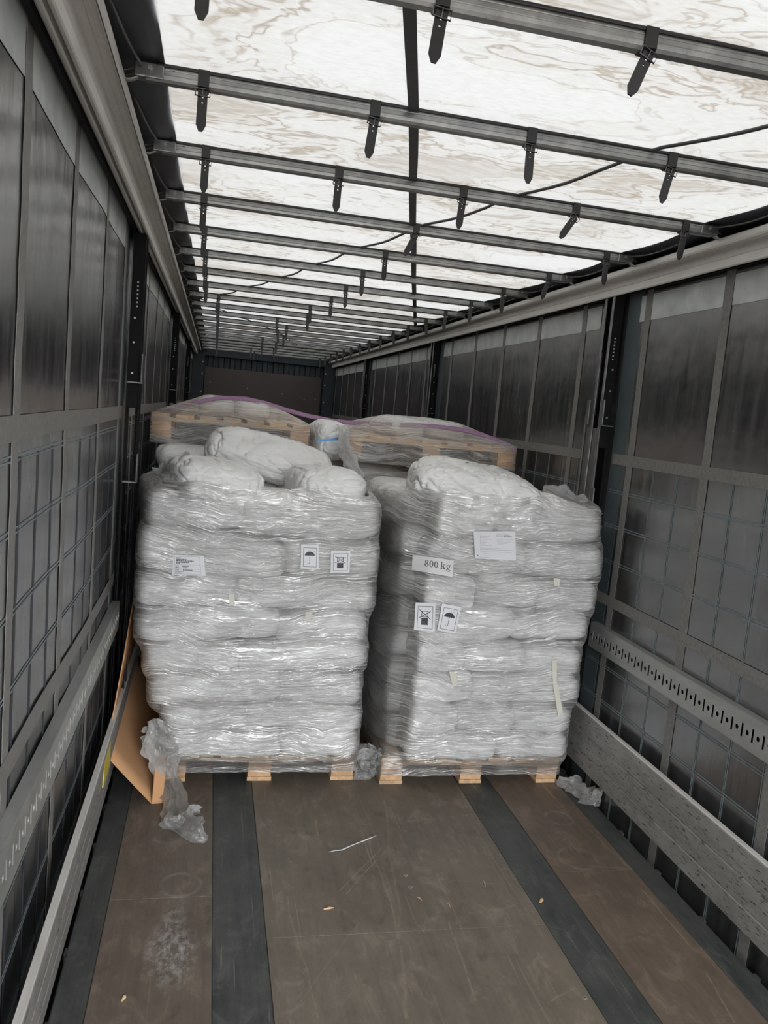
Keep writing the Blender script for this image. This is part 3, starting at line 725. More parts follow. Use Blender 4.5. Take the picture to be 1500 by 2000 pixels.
# ------------------------------------------------------------------ pallets
def pallet(name_label, x0, x1, y0, y1, z0, cat='pallet'):
    r = thing('pallet', name_label, cat, ((x0+x1)/2, (y0+y1)/2, z0), 'wooden pallets')
    W_, D = x1-x0, y1-y0; bw = 0.12; t = 0.020
    xs = [x0, (x0+x1-bw)/2, x1-bw]; yss = [y0, (y0+y1-bw)/2, y1-bw]
    for x in xs:
        MB().box((x, y0, z0), (x+bw, y1, z0+t)).build('skid_board', M['wood'], r, bevel=0.002)
        for y in yss: MB().box((x+0.003, y+0.004, z0+t), (x+bw-0.003, y+bw-0.004, z0+t+0.080)).build('block', M['block'], r, bevel=0.003)
    for y in yss: MB().box((x0, y, z0+0.100), (x1, y+bw, z0+0.120)).build('cross_board', M['wood_x'], r, bevel=0.002)
    n = 7; g = 0.035; w = (W_-g*(n-1))/n
    for k in range(n): MB().box((x0+k*(w+g), y0, z0+0.120), (x0+k*(w+g)+w, y1, z0+0.142)).build('deck_board', M['wood'], r, bevel=0.002)
    return r
pallet('light wooden pallet on the floor under the left front stack of white sacks', -0.965, -0.012, 3.82, 4.92, 0.0)
pallet('light wooden pallet on the floor under the right front stack of white sacks', 0.112, 1.078, 3.77, 4.90, 0.0)

# ------------------------------------------------------------------ sacks
def cube_template(N):
    bm = bmesh.new(); bmesh.ops.create_cube(bm, size=2.0)
    bmesh.ops.subdivide_edges(bm, edges=bm.edges[:], cuts=N, use_grid_fill=True)
    v = np.array([tuple(q.co) for q in bm.verts]); f = [tuple(q.index for q in p.verts) for p in bm.faces]; bm.free(); return v, f
TPL = cube_template(19); TPL_LO = cube_template(9); TPL_HI = cube_template(44)
def sack_verts(lx, ly, lz, seed, rough=1.0, p=4.2, tpl=None, flat=0.0):
    V, Fc = tpl or TPL
    A_ = np.abs(V); e = 9.0 if p > 5 else p*1.25; b_ = min(p, 4.1) if p > 5 else min(p, 3.4)
    n = ((A_[:, 0]**e+A_[:, 1]**e)**(b_/e)+A_[:, 2]**b_)**(1/b_); S = V/n[:, None]
    # bias sampling so corners do not bunch, pillow swell
    out = np.empty_like(S); long_x = lx >= ly
    fold = rough > 1.35
    for i, (x, y, z) in enumerate(S):
        u, v = x, y
        sw = 1.0-0.06*max(abs(u), abs(v))**4        # thinner towards the sewn rim
        px, py, pz = x*lx/2, y*ly/2, z*lz/2*sw
        nz = 0.012*fbm(px, py, pz, 4.5, seed)+0.0025*fbm(px, py, pz*2, 13.0, seed+1)*rough
        q = 0.10*fbm(px, py, pz, 4.0, seed+4)
        cr = abs(fbm(px*0.8+q, py*0.8+q, pz*1.4-q, 5.5, seed+2)); cr = 0.007*rough*(min(1.0, cr*5)-1)
        k = (nz+cr)
        if fold:
            w1 = 0.25*fbm(px, py, pz, 3.0, seed+6)
            c1 = abs(fbm(px*1.3+w1, py*0.6+px*0.35, pz*0.8, 10.0, seed+7)); c2 = abs(fbm(px*0.8-py*0.6, py*0.5+w1, pz, 17.0, seed+8))
            cr = -0.013*rough/2*max(0.0, 1-c1*8.0)**1.1-0.008*rough/2*max(0.0, 1-c2*6)
            nz += 0.004*fbm(px, py, pz, 7.0, seed+9)
            k = nz+cr
        L = math.sqrt(x*x+y*y+z*z)
        out[i] = (px+x/L*k*1.0, py+y/L*k*1.0, pz+z/L*k*(1.0-flat))
    return out, Fc
allsacks = {'L': [], 'R': [], 'BL': [], 'BR': []}
def sack(label, c, size, seed, rot=(0, 0, 0), group=None, stack=None, rough=1.0, p=4.2, shear=0.0, bend=0.0, tpl=None, drop=None):
    v, f = sack_verts(*size, seed, rough, p, tpl or (TPL_HI if rough > 1.35 else None))
    if bend:   # ends droop
        ax = 0 if size[0] >= size[1] else 1
        v[:, 2] -= bend*(v[:, ax]/(size[ax]/2))**2
    Rm = np.array((Matrix.Rotation(rot[2], 3, 'Z') @ Matrix.Rotation(rot[1], 3, 'Y') @ Matrix.Rotation(rot[0], 3, 'X')))
    v = v @ Rm.T
    if drop is not None:
        v[:, 2] += drop*np.maximum(0, v[:, 0])
    w = v+np.array(c)
    base = (c[0], c[1], float(w[:, 2].min()))
    o = MB().add(w.tolist(), f).build('sack', M['sack'], smooth=True, loc=base)
    tag(o, label, 'sack', group)
    if stack: allsacks[stack].append(w)
    return o, w
ZL = [0.144, 0.285, 0.425, 0.585, 0.730, 0.890, 1.050, 1.245, 1.430]
ZRt = [0.144, 0.285, 0.450, 0.610, 0.770, 0.935, 1.110, 1.290, 1.470]
def interp(tab, z):
    zs, vs = zip(*tab); return float(np.interp(z, zs, vs))
LXl = [(0.15, -0.945), (0.35, -0.975), (0.6, -1.06), (0.8, -1.10), (1.1, -1.11), (1.35, -1.10), (1.5, -1.05)]
LXr = [(0.15, -0.015), (0.6, -0.02), (1.1, -0.005), (1.35, -0.02), (1.5, -0.06)]
RXl = [(0.15, 0.13), (0.6, 0.135), (1.1, 0.145), (1.5, 0.18)]
RXr = [(0.15, 1.07), (0.3, 1.08), (0.5, 1.11), (0.7, 1.105), (0.9, 1.125), (1.1, 1.16), (1.3, 1.155), (1.5, 1.05)]
LN = ['bottom', 'second', 'third', 'fourth', 'fifth', 'sixth', 'seventh', 'eighth', 'ninth']
def layer(stack, k, z0, z1, xl, xr, y0, D, kind, seed, side, where, tpl=None):
    W_ = xr-xl; zc = (z0+z1)/2; h = (z1-z0)*1.10
    if kind == 3:
        boxes = [(0, .35, 0, .56, 'left front'), (.35, .68, 0, .56, 'middle front'), (.68, 1, 0, .56, 'right front'), (0, .5, .57, 1, 'left rear'), (.5, 1, .57, 1, 'right rear')]
    elif kind == 0:
        boxes = [(0, .59, 0, .41, 'left front'), (.59, 1, 0, .58, 'right front'), (.41, 1, .59, 1, 'right rear'), (0, .41, .42, 1, 'left rear')]
    else:
        boxes = [(.41, 1, 0, .41, 'right front'), (0, .41, 0, .58, 'left front'), (0, .59, .59, 1, 'left rear'), (.59, 1, .42, 1, 'right rear')]
    for q, (a, b, c_, d, pos) in enumerate(boxes):
        rg = random.Random(seed*17+q)
        if stack == 'R' and a == 0:
            if 'front' in pos: a, d = 0.095/W_, 0.24
            else: a, c_ = -0.035/W_, 0.21
        cx = xl+W_*(a+b)/2; cy = y0+D*(c_+d)/2
        sz = (W_*(b-a)*1.06, D*(d-c_)*1.04, h*rg.uniform(0.96, 1.05))
        dz = rg.uniform(-0.009, 0.009)
        fy = rg.uniform(-0.012, 0.012) if 'front' in pos else 0
        sack(f'white sack, {pos} of the {LN[k]} layer in the {where} stack', (cx, cy+fy, zc+dz), sz, seed*5+q, (rg.uniform(-.02, .02), rg.uniform(-.085, .085), rg.uniform(-.04, .04)), f'sacks in the {where} stack', stack, 0.9, 5.5, tpl=tpl)
kl = [0, 1, 0, 1, 0, 1, 0, 1]; kr = [0, 3, 1, 3, 0, 3, 0, 1]
for k in range(8):
    zc = (ZL[k]+ZL[k+1])/2
    layer('L', k, ZL[k], ZL[k+1], interp(LXl, zc), interp(LXr, zc), 3.735, 1.14, kl[k], k+1, 'L', 'left front')
    zc = (ZRt[k]+ZRt[k+1])/2
    layer('R', k, ZRt[k], ZRt[k+1], interp(RXl, zc), interp(RXr, zc), 3.70, 1.16, kr[k], k+31, 'R', 'right front')
# loose sacks on top
def sack_at(label, px, py, Y, size, seed, rot, grp, stack, **kw):
    c = at(px, py, Y); return sack(label, tuple(c), size, seed, rot, grp, stack, **kw)
G1, G2 = 'loose sacks on the left front stack', 'loose sacks on the right front stack'
sack_at('rumpled white sack lying at the left of the left front stack top', 418, 932, 3.98, (0.44, 0.50, 0.19), 301, (0.05, 0.10, 0.25), G1, 'L', rough=1.8, p=3.2, bend=0.03)
long_sack, _ = sack_at('long white sack lying slantwise on the left stack, propped against the rear pallet', 527, 893, 4.50, (0.70, 0.42, 0.19), 302, (0.30, 0.19, -0.05), G1, None, rough=2.2, p=3.4, bend=0.015)
sack_at('white sack on the right of the left stack top, under the slanting one', 632, 945, 4.05, (0.36, 0.55, 0.19), 303, (0.0, 0.03, 0.1), G1, 'L', rough=1.5, p=3.2, bend=0.02)
sack_at('crumpled small white sack peeking out at the far left of the left stack top', 330, 965, 4.20, (0.26, 0.40, 0.15), 304, (0, 0.1, 0), G1, 'L', rough=2.0, p=3.0)
top_r, top_w = sack_at('large rumpled white sack lying bare on top of the right front stack', 928, 952, 3.96, (0.70, 0.50, 0.24), 305, (0.10, 0.13, -0.12), G2, 'R', rough=2.2, p=3.4, bend=0.03)
sack_at('white sack tucked at the left of the right stack top', 790, 975, 4.15, (0.34, 0.50, 0.15), 306, (0.04, -0.05, 0.1), G2, 'R', rough=1.6, p=3.2)
sack_at('wrapped white sack slumping over the right shoulder of the right stack', 1080, 995, 4.02, (0.30, 0.48, 0.14), 307, (0.03, 0.36, 0.05), G2, 'R', rough=1.8, p=3.2)

# ------------------------------------------------------------------ rear loads
def rear(x0, x1, where, stack, seed):
    pallet(f'wooden pallet on the floor under the {where} rear stack', x0, x1, 5.02, 6.1, 0.0)
    zs = np.linspace(0.144, 1.50, 9)
    for k in range(8):
        layer(stack+'low', k, zs[k], zs[k+1], x0, x1, 5.00, 1.12, k % 2, seed+k, where, where+' rear', tpl=TPL_LO)
allsacks['BLlow'] = []; allsacks['BRlow'] = []
rear(-1.13, -0.13, 'left', 'BL', 61); rear(0.0, 1.10, 'right', 'BR', 81)
ZP = 1.598
tl = at(296, 806, 4.98); pL0, pL1 = tl.x, at(606, 826, 4.98).x
pallet('wooden pallet lying on top of the left rear stack, seen end on under film', pL0, pL1, 4.98, 6.05, 1.600)
pR0, pR1 = at(672, 848, 4.90).x, at(1008, 880, 4.90).x
pallet('wooden pallet lying on top of the right rear stack, seen end on under film', pR0, pR1, 4.90, 6.0, 1.575)
for (xa, xb, y0, z0, st, where, sd) in ((pL0, pL1, 4.98, 1.742, 'BL', 'left', 401), (pR0, pR1, 4.90, 1.717, 'BR', 'right', 411)):
    w_ = xb-xa; cx = (xa+xb)/2-0.01
    sack(f'white sack lying left on the upper pallet of the {where} rear stack', (cx-w_*0.095, y0+0.52, z0+0.058), (w_*0.24, 0.60, 0.135), sd, (0, 0, 0), f'sacks on the upper {where} rear pallet', st, tpl=TPL_LO)
    sack(f'white sack lying right on the upper pallet of the {where} rear stack', (cx+w_*0.15, y0+0.52, z0+0.058), (w_*0.24, 0.60, 0.135), sd+1, (0, 0, 0), f'sacks on the upper {where} rear pallet', st, tpl=TPL_LO)
sack_at('rumpled white sack standing in the gap between the two rear stacks', 637, 860, 5.12, (0.22, 0.45, 0.26), 420, (0, 0, 0.1), 'sacks between the rear stacks', None, rough=1.6, p=3.0)
sack_at('white sack on the left rear stack under the raised pallet', 370, 893, 5.0, (0.40, 0.40, 0.16), 421, (0, 0.05, 0.0), 'sacks between the rear stacks', None, rough=1.2, p=3.2)
# blue tape
bt = MB(); P = [at(x, y, 4.86) for x, y in ((618, 862), (630, 860), (645, 859), (664, 857))]
ribbon(bt, P, 0.014, (0, 0, 1)); tag(bt.build('blue_tape', M['blue'], loc=tuple(P[0]), solid=0.001), 'short strip of bright blue tape in the gap between the rear pallets', 'tape')

# ------------------------------------------------------------------ stretch film
def hull2(P):
    P = sorted(set(map(tuple, np.round(P, 5))))
    def half(pts):
        h = []
        for p in pts:
            while len(h) > 1 and (h[-1][0]-h[-2][0])*(p[1]-h[-2][1])-(h[-1][1]-h[-2][1])*(p[0]-h[-2][0]) <= 0: h.pop()
            h.append(p)
        return h
    a, b = half(P), half(P[::-1]); return a[:-1]+b[:-1]
def radial(h, c, th):
    d = np.array([math.cos(th), math.sin(th)]); best = 0
    for i in range(len(h)):
        a = np.array(h[i])-c; b = np.array(h[(i+1) % len(h)])-c; e = b-a
        den = d[0]*e[1]-d[1]*e[0]
        if abs(den) < 1e-12: continue
        t = (a[0]*e[1]-a[1]*e[0])/den; u = (a[0]*d[1]-a[1]*d[0])/den
        if t > 0 and -1e-6 <= u <= 1+1e-6: best = max(best, t)
    return best
def film_wrap(sacks, c, zlo, ztop, pal, seed, label, extra=None):
    pts = np.concatenate(sacks); c = np.array(c)
    dz = 0.0125; nz = int((1.80-zlo)/dz); nth = 360
    ths = [2*math.pi*k/nth for k in range(nth)]
    x0, x1, y0, y1 = pal
    prect = np.array([(x0, y0), (x1, y0), (x1, y1), (x0, y1)])
    R_ = np.zeros((nz, nth))
    for j in range(nz):
        z = zlo+j*dz
        sel = pts[np.abs(pts[:, 2]-z) < 0.022][:, :2]
        if extra is not None: sel = np.concatenate([sel, np.array(extra(z))])
        if z < 0.150: sel = np.concatenate([sel, prect])
        if len(sel) < 3: R_[j] = R_[j-1]*0.9; continue
        h = hull2(sel); R_[j] = [radial(h, c, t) for t in ths]
    mx = np.array([R_[max(0, j-3):j+4].max(0) for j in range(nz)])
    mx2 = np.array([R_[max(0, j-1):j+2].max(0) for j in range(nz)])
    S = 0.45*mx+0.55*mx2
    S = np.array([S[max(0, j-1):j+2].mean(0) for j in range(nz)])
    S = (np.roll(S, 1, 1)+S+np.roll(S, -1, 1))/3
    NV = 250
    zcap = []
    for k in range(nth):       # the film stops where there is no longer a sack edge to carry it
        ref = S[int((1.2-zlo)/dz)][k]; j = int((1.30-zlo)/dz)
        while j < nz-1 and S[j][k] > 0.72*ref: j += 1
        zcap.append(zlo+(j-1)*dz)
    zcap = np.array(zcap); zcap = np.min([np.roll(zcap, q) for q in range(-3, 4)], axis=0); zcap = sum(np.roll(zcap, q) for q in range(-4, 5))/9
    def P(i, j):
        th = ths[i % nth]; d = (math.cos(th), math.sin(th))
        zt = ztop(c[0]+d[0]*0.55, c[1]+d[1]*0.55, th)
        zt = min(zt, float(zcap[i % nth]))
        zb = zlo+0.010*fbm(th*3, 0, 0, 1.5, seed)
        z = zb+(zt-zb)*j/NV
        t = (z-zlo)/dz; a = int(max(0, min(nz-2, t))); f = min(1, max(0, t-a))
        r = S[a][i % nth]*(1-f)+S[a+1][i % nth]*f
        top = max(0.0, (j/NV-0.80)/0.20)
        rg_ = 1-min(1.0, 3.2*abs(fbm(d[0]*2.4, d[1]*2.4, (z+0.05*fbm(d[0]*2, d[1]*2, z, 1.5, seed+8))*26, 1.0, seed+1)))
        rh_ = 1-min(1.0, 3.5*abs(fbm(d[0]*3.4, d[1]*3.4, (z-0.06*math.sin(th*1.5))*40, 1.0, seed+2)))
        r += 0.005+0.0030*rg_+0.0022*rh_+0.009*top*fbm(d[0]*7, d[1]*7, z*9, 1.2, seed+3)+0.010*top*abs(fbm(d[0]*4, d[1]*4, z*5, 1.8, seed+5))
        return (c[0]+d[0]*r, c[1]+d[1]*r, z)
    mb = MB().grid(P, nth, NV, closed_u=True)
    o = mb.build('stretch_film', M['film'], smooth=True, loc=(float(c[0]), float(c[1]), zlo))
    tag(o, label, 'plastic film')
    return o, BVHTree.FromPolygons(mb.v, mb.f)
def ztL(x, y, th):
    front = max(0, -math.sin(th))
    return 1.485+0.03*fbm(math.cos(th)*2, math.sin(th)*2, 0, 1.6, 3)+0.03*abs(fbm(th, 0, 0, 6, 4))-0.02*front+(0.10 if x < -0.9 and math.sin(th) < 0.2 else 0)*max(0, (-0.9-x)/0.2)-0.07*max(0.0, min(1.0, math.sin(th)*4))
def ztR(x, y, th):
    return 1.50+0.035*fbm(math.cos(th)*2, math.sin(th)*2, 1, 1.6, 8)+0.03*abs(fbm(th, 0, 0, 6, 9))-0.05*max(0.0, min(1.0, math.sin(th)*4))
filmL, bvL = film_wrap(allsacks['L'], (-0.54, 4.28), 0.052, ztL, (-0.97, -0.008, 3.81, 4.93), 11, 'clear creased stretch film wound around the left front stack of sacks')
filmR, bvR = film_wrap(allsacks['R'], (0.62, 4.26), 0.052, ztR, (0.108, 1.083, 3.76, 4.91), 12, 'clear creased stretch film wound around the right front stack of sacks',
    lambda z: [(0.128+0.012*math.sin(z*9)+0.03*max(0, z-1.1), 3.80+0.02*math.sin(z*14))] if 0.1 < z < 1.42 else [(0.2, 3.9)])
def hull_film(points, label, seed):
    bm = bmesh.new()
    for p in points: bm.verts.new(p)
    r = bmesh.ops.convex_hull(bm, input=bm.verts[:])
    dead = [g for g in r['geom_interior']+r['geom_unused'] if isinstance(g, bmesh.types.BMVert)]
    bmesh.ops.delete(bm, geom=list(set(dead)), context='VERTS')
    bmesh.ops.triangulate(bm, faces=bm.faces[:])
    for _ in range(3):
        e = [e for e in bm.edges if e.calc_length() > 0.07]
        if e: bmesh.ops.subdivide_edges(bm, edges=e, cuts=1); bmesh.ops.triangulate(bm, faces=bm.faces[:])
    bm.normal_update()
    cc = sum((v.co for v in bm.verts), Vector())/len(bm.verts)
    for v in bm.verts:
        v.co += v.normal*(0.006+0.004*fbm(v.co.x, v.co.y, v.co.z, 14, seed))
    V = [tuple(v.co) for v in bm.verts]; Fc = [tuple(x.index for x in f.verts) for f in bm.faces]
    bm.verts.index_update(); Fc = [tuple(x.index for x in f.verts) for f in bm.faces]; bm.free()
    mb = MB().add(V, Fc); o = mb.build('stretch_film', M['film_thin'], smooth=True, loc=(cc.x, cc.y, 1.4)); tag(o, label, 'plastic film')
    return BVHTree.FromPolygons(V, Fc)
def boxpts(x0, x1, y0, y1, z0, z1): return [(x, y, z) for x in (x0, x1) for y in (y0, y1) for z in (z0, z1)]
bvBL = hull_film([tuple(p) for p in np.concatenate(allsacks['BL'])]+boxpts(pL0, pL1, 4.98, 6.05, 1.57, 1.742), 'clear film stretched over the sacks and pallet on top of the left rear stack', 21)
bvBR = hull_film([tuple(p) for p in np.concatenate(allsacks['BR'])]+boxpts(pR0, pR1, 4.90, 6.0, 1.55, 1.717), 'clear film stretched over the sacks and pallet on top of the right rear stack', 22)
for key, lab, c, pal in (('BLlow', 'left', (-0.63, 5.56), (-1.13, -0.13, 5.02, 6.1)), ('BRlow', 'right', (0.55, 5.56), (0.0, 1.10, 5.02, 6.1))):
    film_wrap(allsacks[key], c, 0.06, lambda x, y, th: 1.49+0.02*math.sin(3*th), pal, 30, f'clear stretch film wound around the lower sacks of the {lab} rear stack')

# purple lashing strap
pp = [(262, 824), (300, 812), (340, 800), (385, 785), (430, 777), (480, 779), (520, 788), (560, 801), (600, 812), (650, 822), (700, 827), (750, 828), (800, 830), (850, 833), (900, 839), (940, 848), (975, 862), (1005, 878)]
P = []
for px, py in pp:
    d = ray(px, py); best = None
    for bv in (bvBL, bvBR):
        h = bv.ray_cast(CAM, d.normalized())
        if h[0] is not None and (best is None or h[3] < best[1]): best = (h[0], h[3])
    P.append(best[0]-d.normalized()*0.006 if best else at(px, py, 5.30))
# smooth the depth
for _ in range(3):
    yy = [p.y for p in P]
    for i in range(1, len(P)-1): P[i] = at(*pp[i], (yy[i-1]+yy[i]+yy[i+1])/3)
Q = []
for a, b in zip(P[:-1], P[1:]):
    for k in range(4): Q.append(a.lerp(b, k/4))
Q.append(P[-1])
mb = MB(); ribbon(mb, Q, 0.030, (0.05, 0.45, 0.89))
tag(mb.build('lashing_strap', M['purple'], loc=tuple(Q[0]), smooth=True, solid=0.003), 'purple lashing strap pulled across the tops of the two rear loads', 'strap')

# ------------------------------------------------------------------ labels on the wrapped stacks
def sheet(bv, quad, label, cat, name, marks, matp, group=None, lift=0.003, under=False, maxlift=0.05, conform=False):
    # quad: TL, TR, BR, BL pixels -> flat-ish sheet resting on the film
    def hit(px, py):
        d = ray(px, py).normalized(); h = bv.ray_cast(CAM, d)
        return h[0] if h[0] is not None else at(px, py, 3.72)
    C4 = [hit(*q) for q in quad]
    def bil(u, v): return C4[0]*(1-u)*(1-v)+C4[1]*u*(1-v)+C4[2]*u*v+C4[3]*(1-u)*v
    cen = bil(.5, .5); view = (CAM-cen).normalized()
    nrm = (C4[1]-C4[0]).cross(C4[3]-C4[0]).normalized()
    if nrm.dot(view) < 0: nrm = -nrm
    push = 0.0
    for i in range(7):
        for j in range(7):
            p = bil(i/6, j/6); h = bv.ray_cast(p+nrm*0.08, -nrm)
            if h[0] is not None: push = max(push, (h[0]-p).dot(nrm))
    push = min(push, maxlift)
    if under: push = lift
    def S(u, v, off=0.0):
        if conform:
            qx = [(quad[0][k]*(1-u)+quad[1][k]*u)*(1-v)+(quad[3][k]*(1-u)+quad[2][k]*u)*v for k in (0, 1)]
            p = sum((hit(qx[0]+dx, qx[1]+dy) for dx in (-6, 0, 6) for dy in (-6, 0, 6)), Vector())/9
            return p+(CAM-p).normalized()*(0.012+off)
        return bil(u, v)+nrm*(push+lift+off)
    root = thing(name, label, cat, tuple(S(.5, 1)), group)
    MB().grid(lambda i, j: tuple(S(i/10, j/10)), 10, 10).build('paper', matp, root, solid=0.0006)
    for nm, mat, polys in marks:
        mb = MB()
        for poly in polys: mb.add([tuple(S(u, v, 0.0012)) for u, v in poly], [tuple(range(len(poly)))])
        mb.build(nm, mat, root)
    return root
def rect(x0, y0, x1, y1): return [(x0, y0), (x1, y0), (x1, y1), (x0, y1)]
def seg(x0, y0, x1, y1, w, asp=1.0):
    dx, dy = (x1-x0), (y1-y0)*asp; L = math.hypot(dx, dy); nx, ny = -dy/L*w/2, dx/L*w/2/asp
    return [(x0+nx, y0+ny), (x1+nx, y1+ny), (x1-nx, y1-ny), (x0-nx, y0-ny)]
def frame(x0, y0, x1, y1, t, asp=1.0):
    ty = t/asp
    return [rect(x0, y0, x1, y0+ty), rect(x0, y1-ty, x1, y1), rect(x0, y0+ty, x0+t, y1-ty), rect(x1-t, y0+ty, x1, y1-ty)]
A = 1.42
def umbrella(cx=0.5, cy=0.47, s=1.0):
    can = [(cx+0.29*s*math.cos(a), cy-0.19*s*math.sin(a)) for a in np.linspace(0, math.pi, 17)]
    polys = []
    # canopy as a fan with a scalloped foot
    for i in range(16):
        x0, y0 = can[i]; x1, y1 = can[i+1]
        sc = lambda x: cy-0.030*abs(math.sin((x-cx)/0.29/s*math.pi*2.5))
        polys.append([(x0, min(y0, sc(x0))-1e-4), (x1, min(y1, sc(x1))-1e-4), (x1, sc(x1)+0.004), (x0, sc(x0)+0.004)])
    st = [rect(cx-0.013, cy-0.02, cx+0.013, cy+0.27)]
    hk = [(cx-0.06+0.06*math.cos(a), cy+0.27+0.05*math.sin(a)) for a in np.linspace(0, math.pi, 9)]
    st += [seg(*hk[i], *hk[i+1], 0.024, A) for i in range(8)]
    dr = []
    for k, (dx, dy) in enumerate(((-0.10, -0.24), (0.04, -0.23), (0.12, -0.29), (0.18, -0.24), (0.25, -0.20), (0.20, -0.31))):
        dr.append([(cx+dx+0.018*math.cos(a), cy+dy+0.014*math.sin(a)) for a in np.linspace(0, 2*math.pi, 7)[:-1]])
    return [('border', M['ink'], frame(0.13, 0.12, 0.89, 0.92, 0.022, A)), ('umbrella_canopy', M['ink'], polys), ('umbrella_handle', M['ink'], st), ('raindrop', M['ink'], dr)]
def nostack():
    return [('border', M['ink'], frame(0.13, 0.12, 0.89, 0.92, 0.022, A)), ('solid_box', M['ink'], [rect(0.33, 0.55, 0.66, 0.79)]),
            ('open_box', M['ink'], frame(0.33, 0.29, 0.66, 0.52, 0.03, A)), ('cross', M['ink'], [seg(0.22, 0.25, 0.78, 0.58, 0.035, A), seg(0.78, 0.30, 0.22, 0.55, 0.035, A)])]
g = 'handling symbol labels'
sheet(bvL, [(588, 1063), (622, 1064), (622, 1111), (587, 1110)], 'white label with umbrella and raindrops symbol on the left stack', 'label', 'keep_dry_label', umbrella(), M['paper'], g)
sheet(bvL, [(646, 1075), (684, 1075), (682, 1118), (645, 1118)], 'white label with crossed-out stacked boxes symbol on the left stack', 'label', 'do_not_stack_label', nostack(), M['paper'], g)
sheet(bvR, [(813, 1176), (852, 1177), (850, 1233), (810, 1229)], 'white label with crossed-out stacked boxes symbol on the right stack', 'label', 'do_not_stack_label', nostack(), M['paper'], g)
sheet(bvR, [(863, 1178), (900, 1185), (889, 1237), (853, 1230)], 'tilted white label with umbrella and raindrops symbol on the right stack', 'label', 'keep_dry_label', umbrella(), M['paper'], g)
# address label
rg = random.Random(3); lines = []
def textrow(x0, x1, y, h):
    x = x0; out = []
    while x < x1:
        w = rg.uniform(0.015, 0.05)*1.4; out.append(rect(x, y, min(x+w, x1), y+h)); x += w+0.012
    return out
addr = [('border', M['ink_grey'], frame(0.05, 0.06, 0.86, 0.94, 0.006, 0.65)),
        ('address_text', M['ink'], textrow(0.11, 0.26, .12, .035)+textrow(0.11, 0.44, .19, .04)+textrow(0.11, 0.66, .26, .05)+textrow(0.11, 0.52, .34, .045)+textrow(0.11, 0.24, .41, .035)),
        ('order_text', M['ink'], textrow(0.09, 0.20, .53, .03)+textrow(0.30, 0.50, .52, .05)+textrow(0.09, 0.19, .59, .03)+textrow(0.32, 0.48, .60, .04)+textrow(0.09, 0.21, .72, .03)+textrow(0.32, 0.62, .72, .05)),
        ('small_print', M['ink_grey'], textrow(0.09, 0.34, .82, .02)+textrow(0.09, 0.25, .87, .02)+textrow(0.09, 0.30, .90, .015)),
        ('divider', M['ink_grey'], [rect(.05, .48, .86, .487), rect(.05, .68, .86, .687), rect(.05, .79, .86, .797)])]
sheet(bvL, [(338, 1083), (398, 1085), (402, 1124), (336, 1122)], 'white address label with rows of small print on the left stack', 'label', 'address_label', addr, M['paper'])
# delivery note pouch
doc = [('printed_lines', M['ink_grey'], [rect(.15, .17+k*0.055, .15+rg.uniform(.1, .3), .176+k*0.055) for k in range(7)]+[rect(.15, .12, .154, .78)]+
        [rect(.55, .28+k*0.045, .55+rg.uniform(.12, .38), .286+k*0.045) for k in range(5)]+[rect(.14, .60, .82, .606), rect(.14, .65, .94, .656), rect(.14, .73, .88, .736), rect(.20, .80, .30, .806), rect(.55, .80, .62, .806), rect(.10, .93, .35, .936)]),
       ('logo_box', M['ink_grey'], frame(.55, .11, .69, .19, .006, .7)), ('barcode', M['ink'], [rect(.72+k*0.012, .165, .72+k*0.012+rg.choice((.005, .008)), .205) for k in range(17)]+[rect(.72, .12, .86, .132)]),
       ('corner_mark', M['ink_grey'], [[(0.05, .90), (.085, .90), (.068, .83)]])]
sheet(bvR, [(924, 1037), (1005, 1037), (1007, 1094), (927, 1090)], 'white delivery note in a clear pouch stuck on the right stack', 'document', 'delivery_note', doc, M['paper'], lift=0.004)
# weight sheet with handmade serif characters
def ring_poly(cx, cy, rx, ry, tx, ty, n=20):
    out = []
    for k in range(n):
        a0, a1 = 2*math.pi*k/n, 2*math.pi*(k+1)/n
        out.append([(cx+rx*math.cos(a0), cy+ry*math.sin(a0)), (cx+rx*math.cos(a1), cy+ry*math.sin(a1)), (cx+(rx-tx)*math.cos(a1), cy+(ry-ty)*math.sin(a1)), (cx+(rx-tx)*math.cos(a0), cy+(ry-ty)*math.sin(a0))])
    return out
def char(c, x, w, yb, h):
    # yb = baseline (v grows downward)
    if c == '0': return ring_poly(x+w/2, yb-h/2, w*.46, h*.5, w*.25, h*.07)
    if c == '8': return ring_poly(x+w/2, yb-h*.74, w*.38, h*.26, w*.21, h*.07)+ring_poly(x+w/2, yb-h*.27, w*.46, h*.28, w*.24, h*.07)
    if c == 'k':
        return [rect(x+w*.10, yb-h*1.05, x+w*.30, yb), rect(x, yb-h*.07, x+w*.42, yb), rect(x, yb-h*1.05, x+w*.2, yb-h*.98), rect(x+w*.5, yb-h*.68, x+w*.95, yb-h*.61), rect(x+w*.58, yb-h*.07, x+w*1.02, yb),
                [(x+w*.3, yb-h*.36), (x+w*.66, yb-h*.66), (x+w*.78, yb-h*.66), (x+w*.3, yb-h*.26)], [(x+w*.40, yb-h*.44), (x+w*.56, yb-h*.52), (x+w*.95, yb), (x+w*.68, yb)]]
    if c == 'g':
        return ring_poly(x+w*.42, yb-h*.46, w*.36, h*.22, w*.17, h*.05)+ring_poly(x+w*.45, yb+h*.10, w*.44, h*.17, w*.12, h*.07)+[rect(x+w*.70, yb-h*.68, x+w*.98, yb-h*.58), [(x+w*.16, yb-h*.20), (x+w*.34, yb-h*.26), (x+w*.62, yb-h*.02), (x+w*.40, yb-h*.03)]]
tx = []
for c, x, w in (('8', .30, .105), ('0', .415, .105), ('0', .53, .105), ('k', .69, .125), ('g', .83, .115)): tx += char(c, x, w, .62, .42)
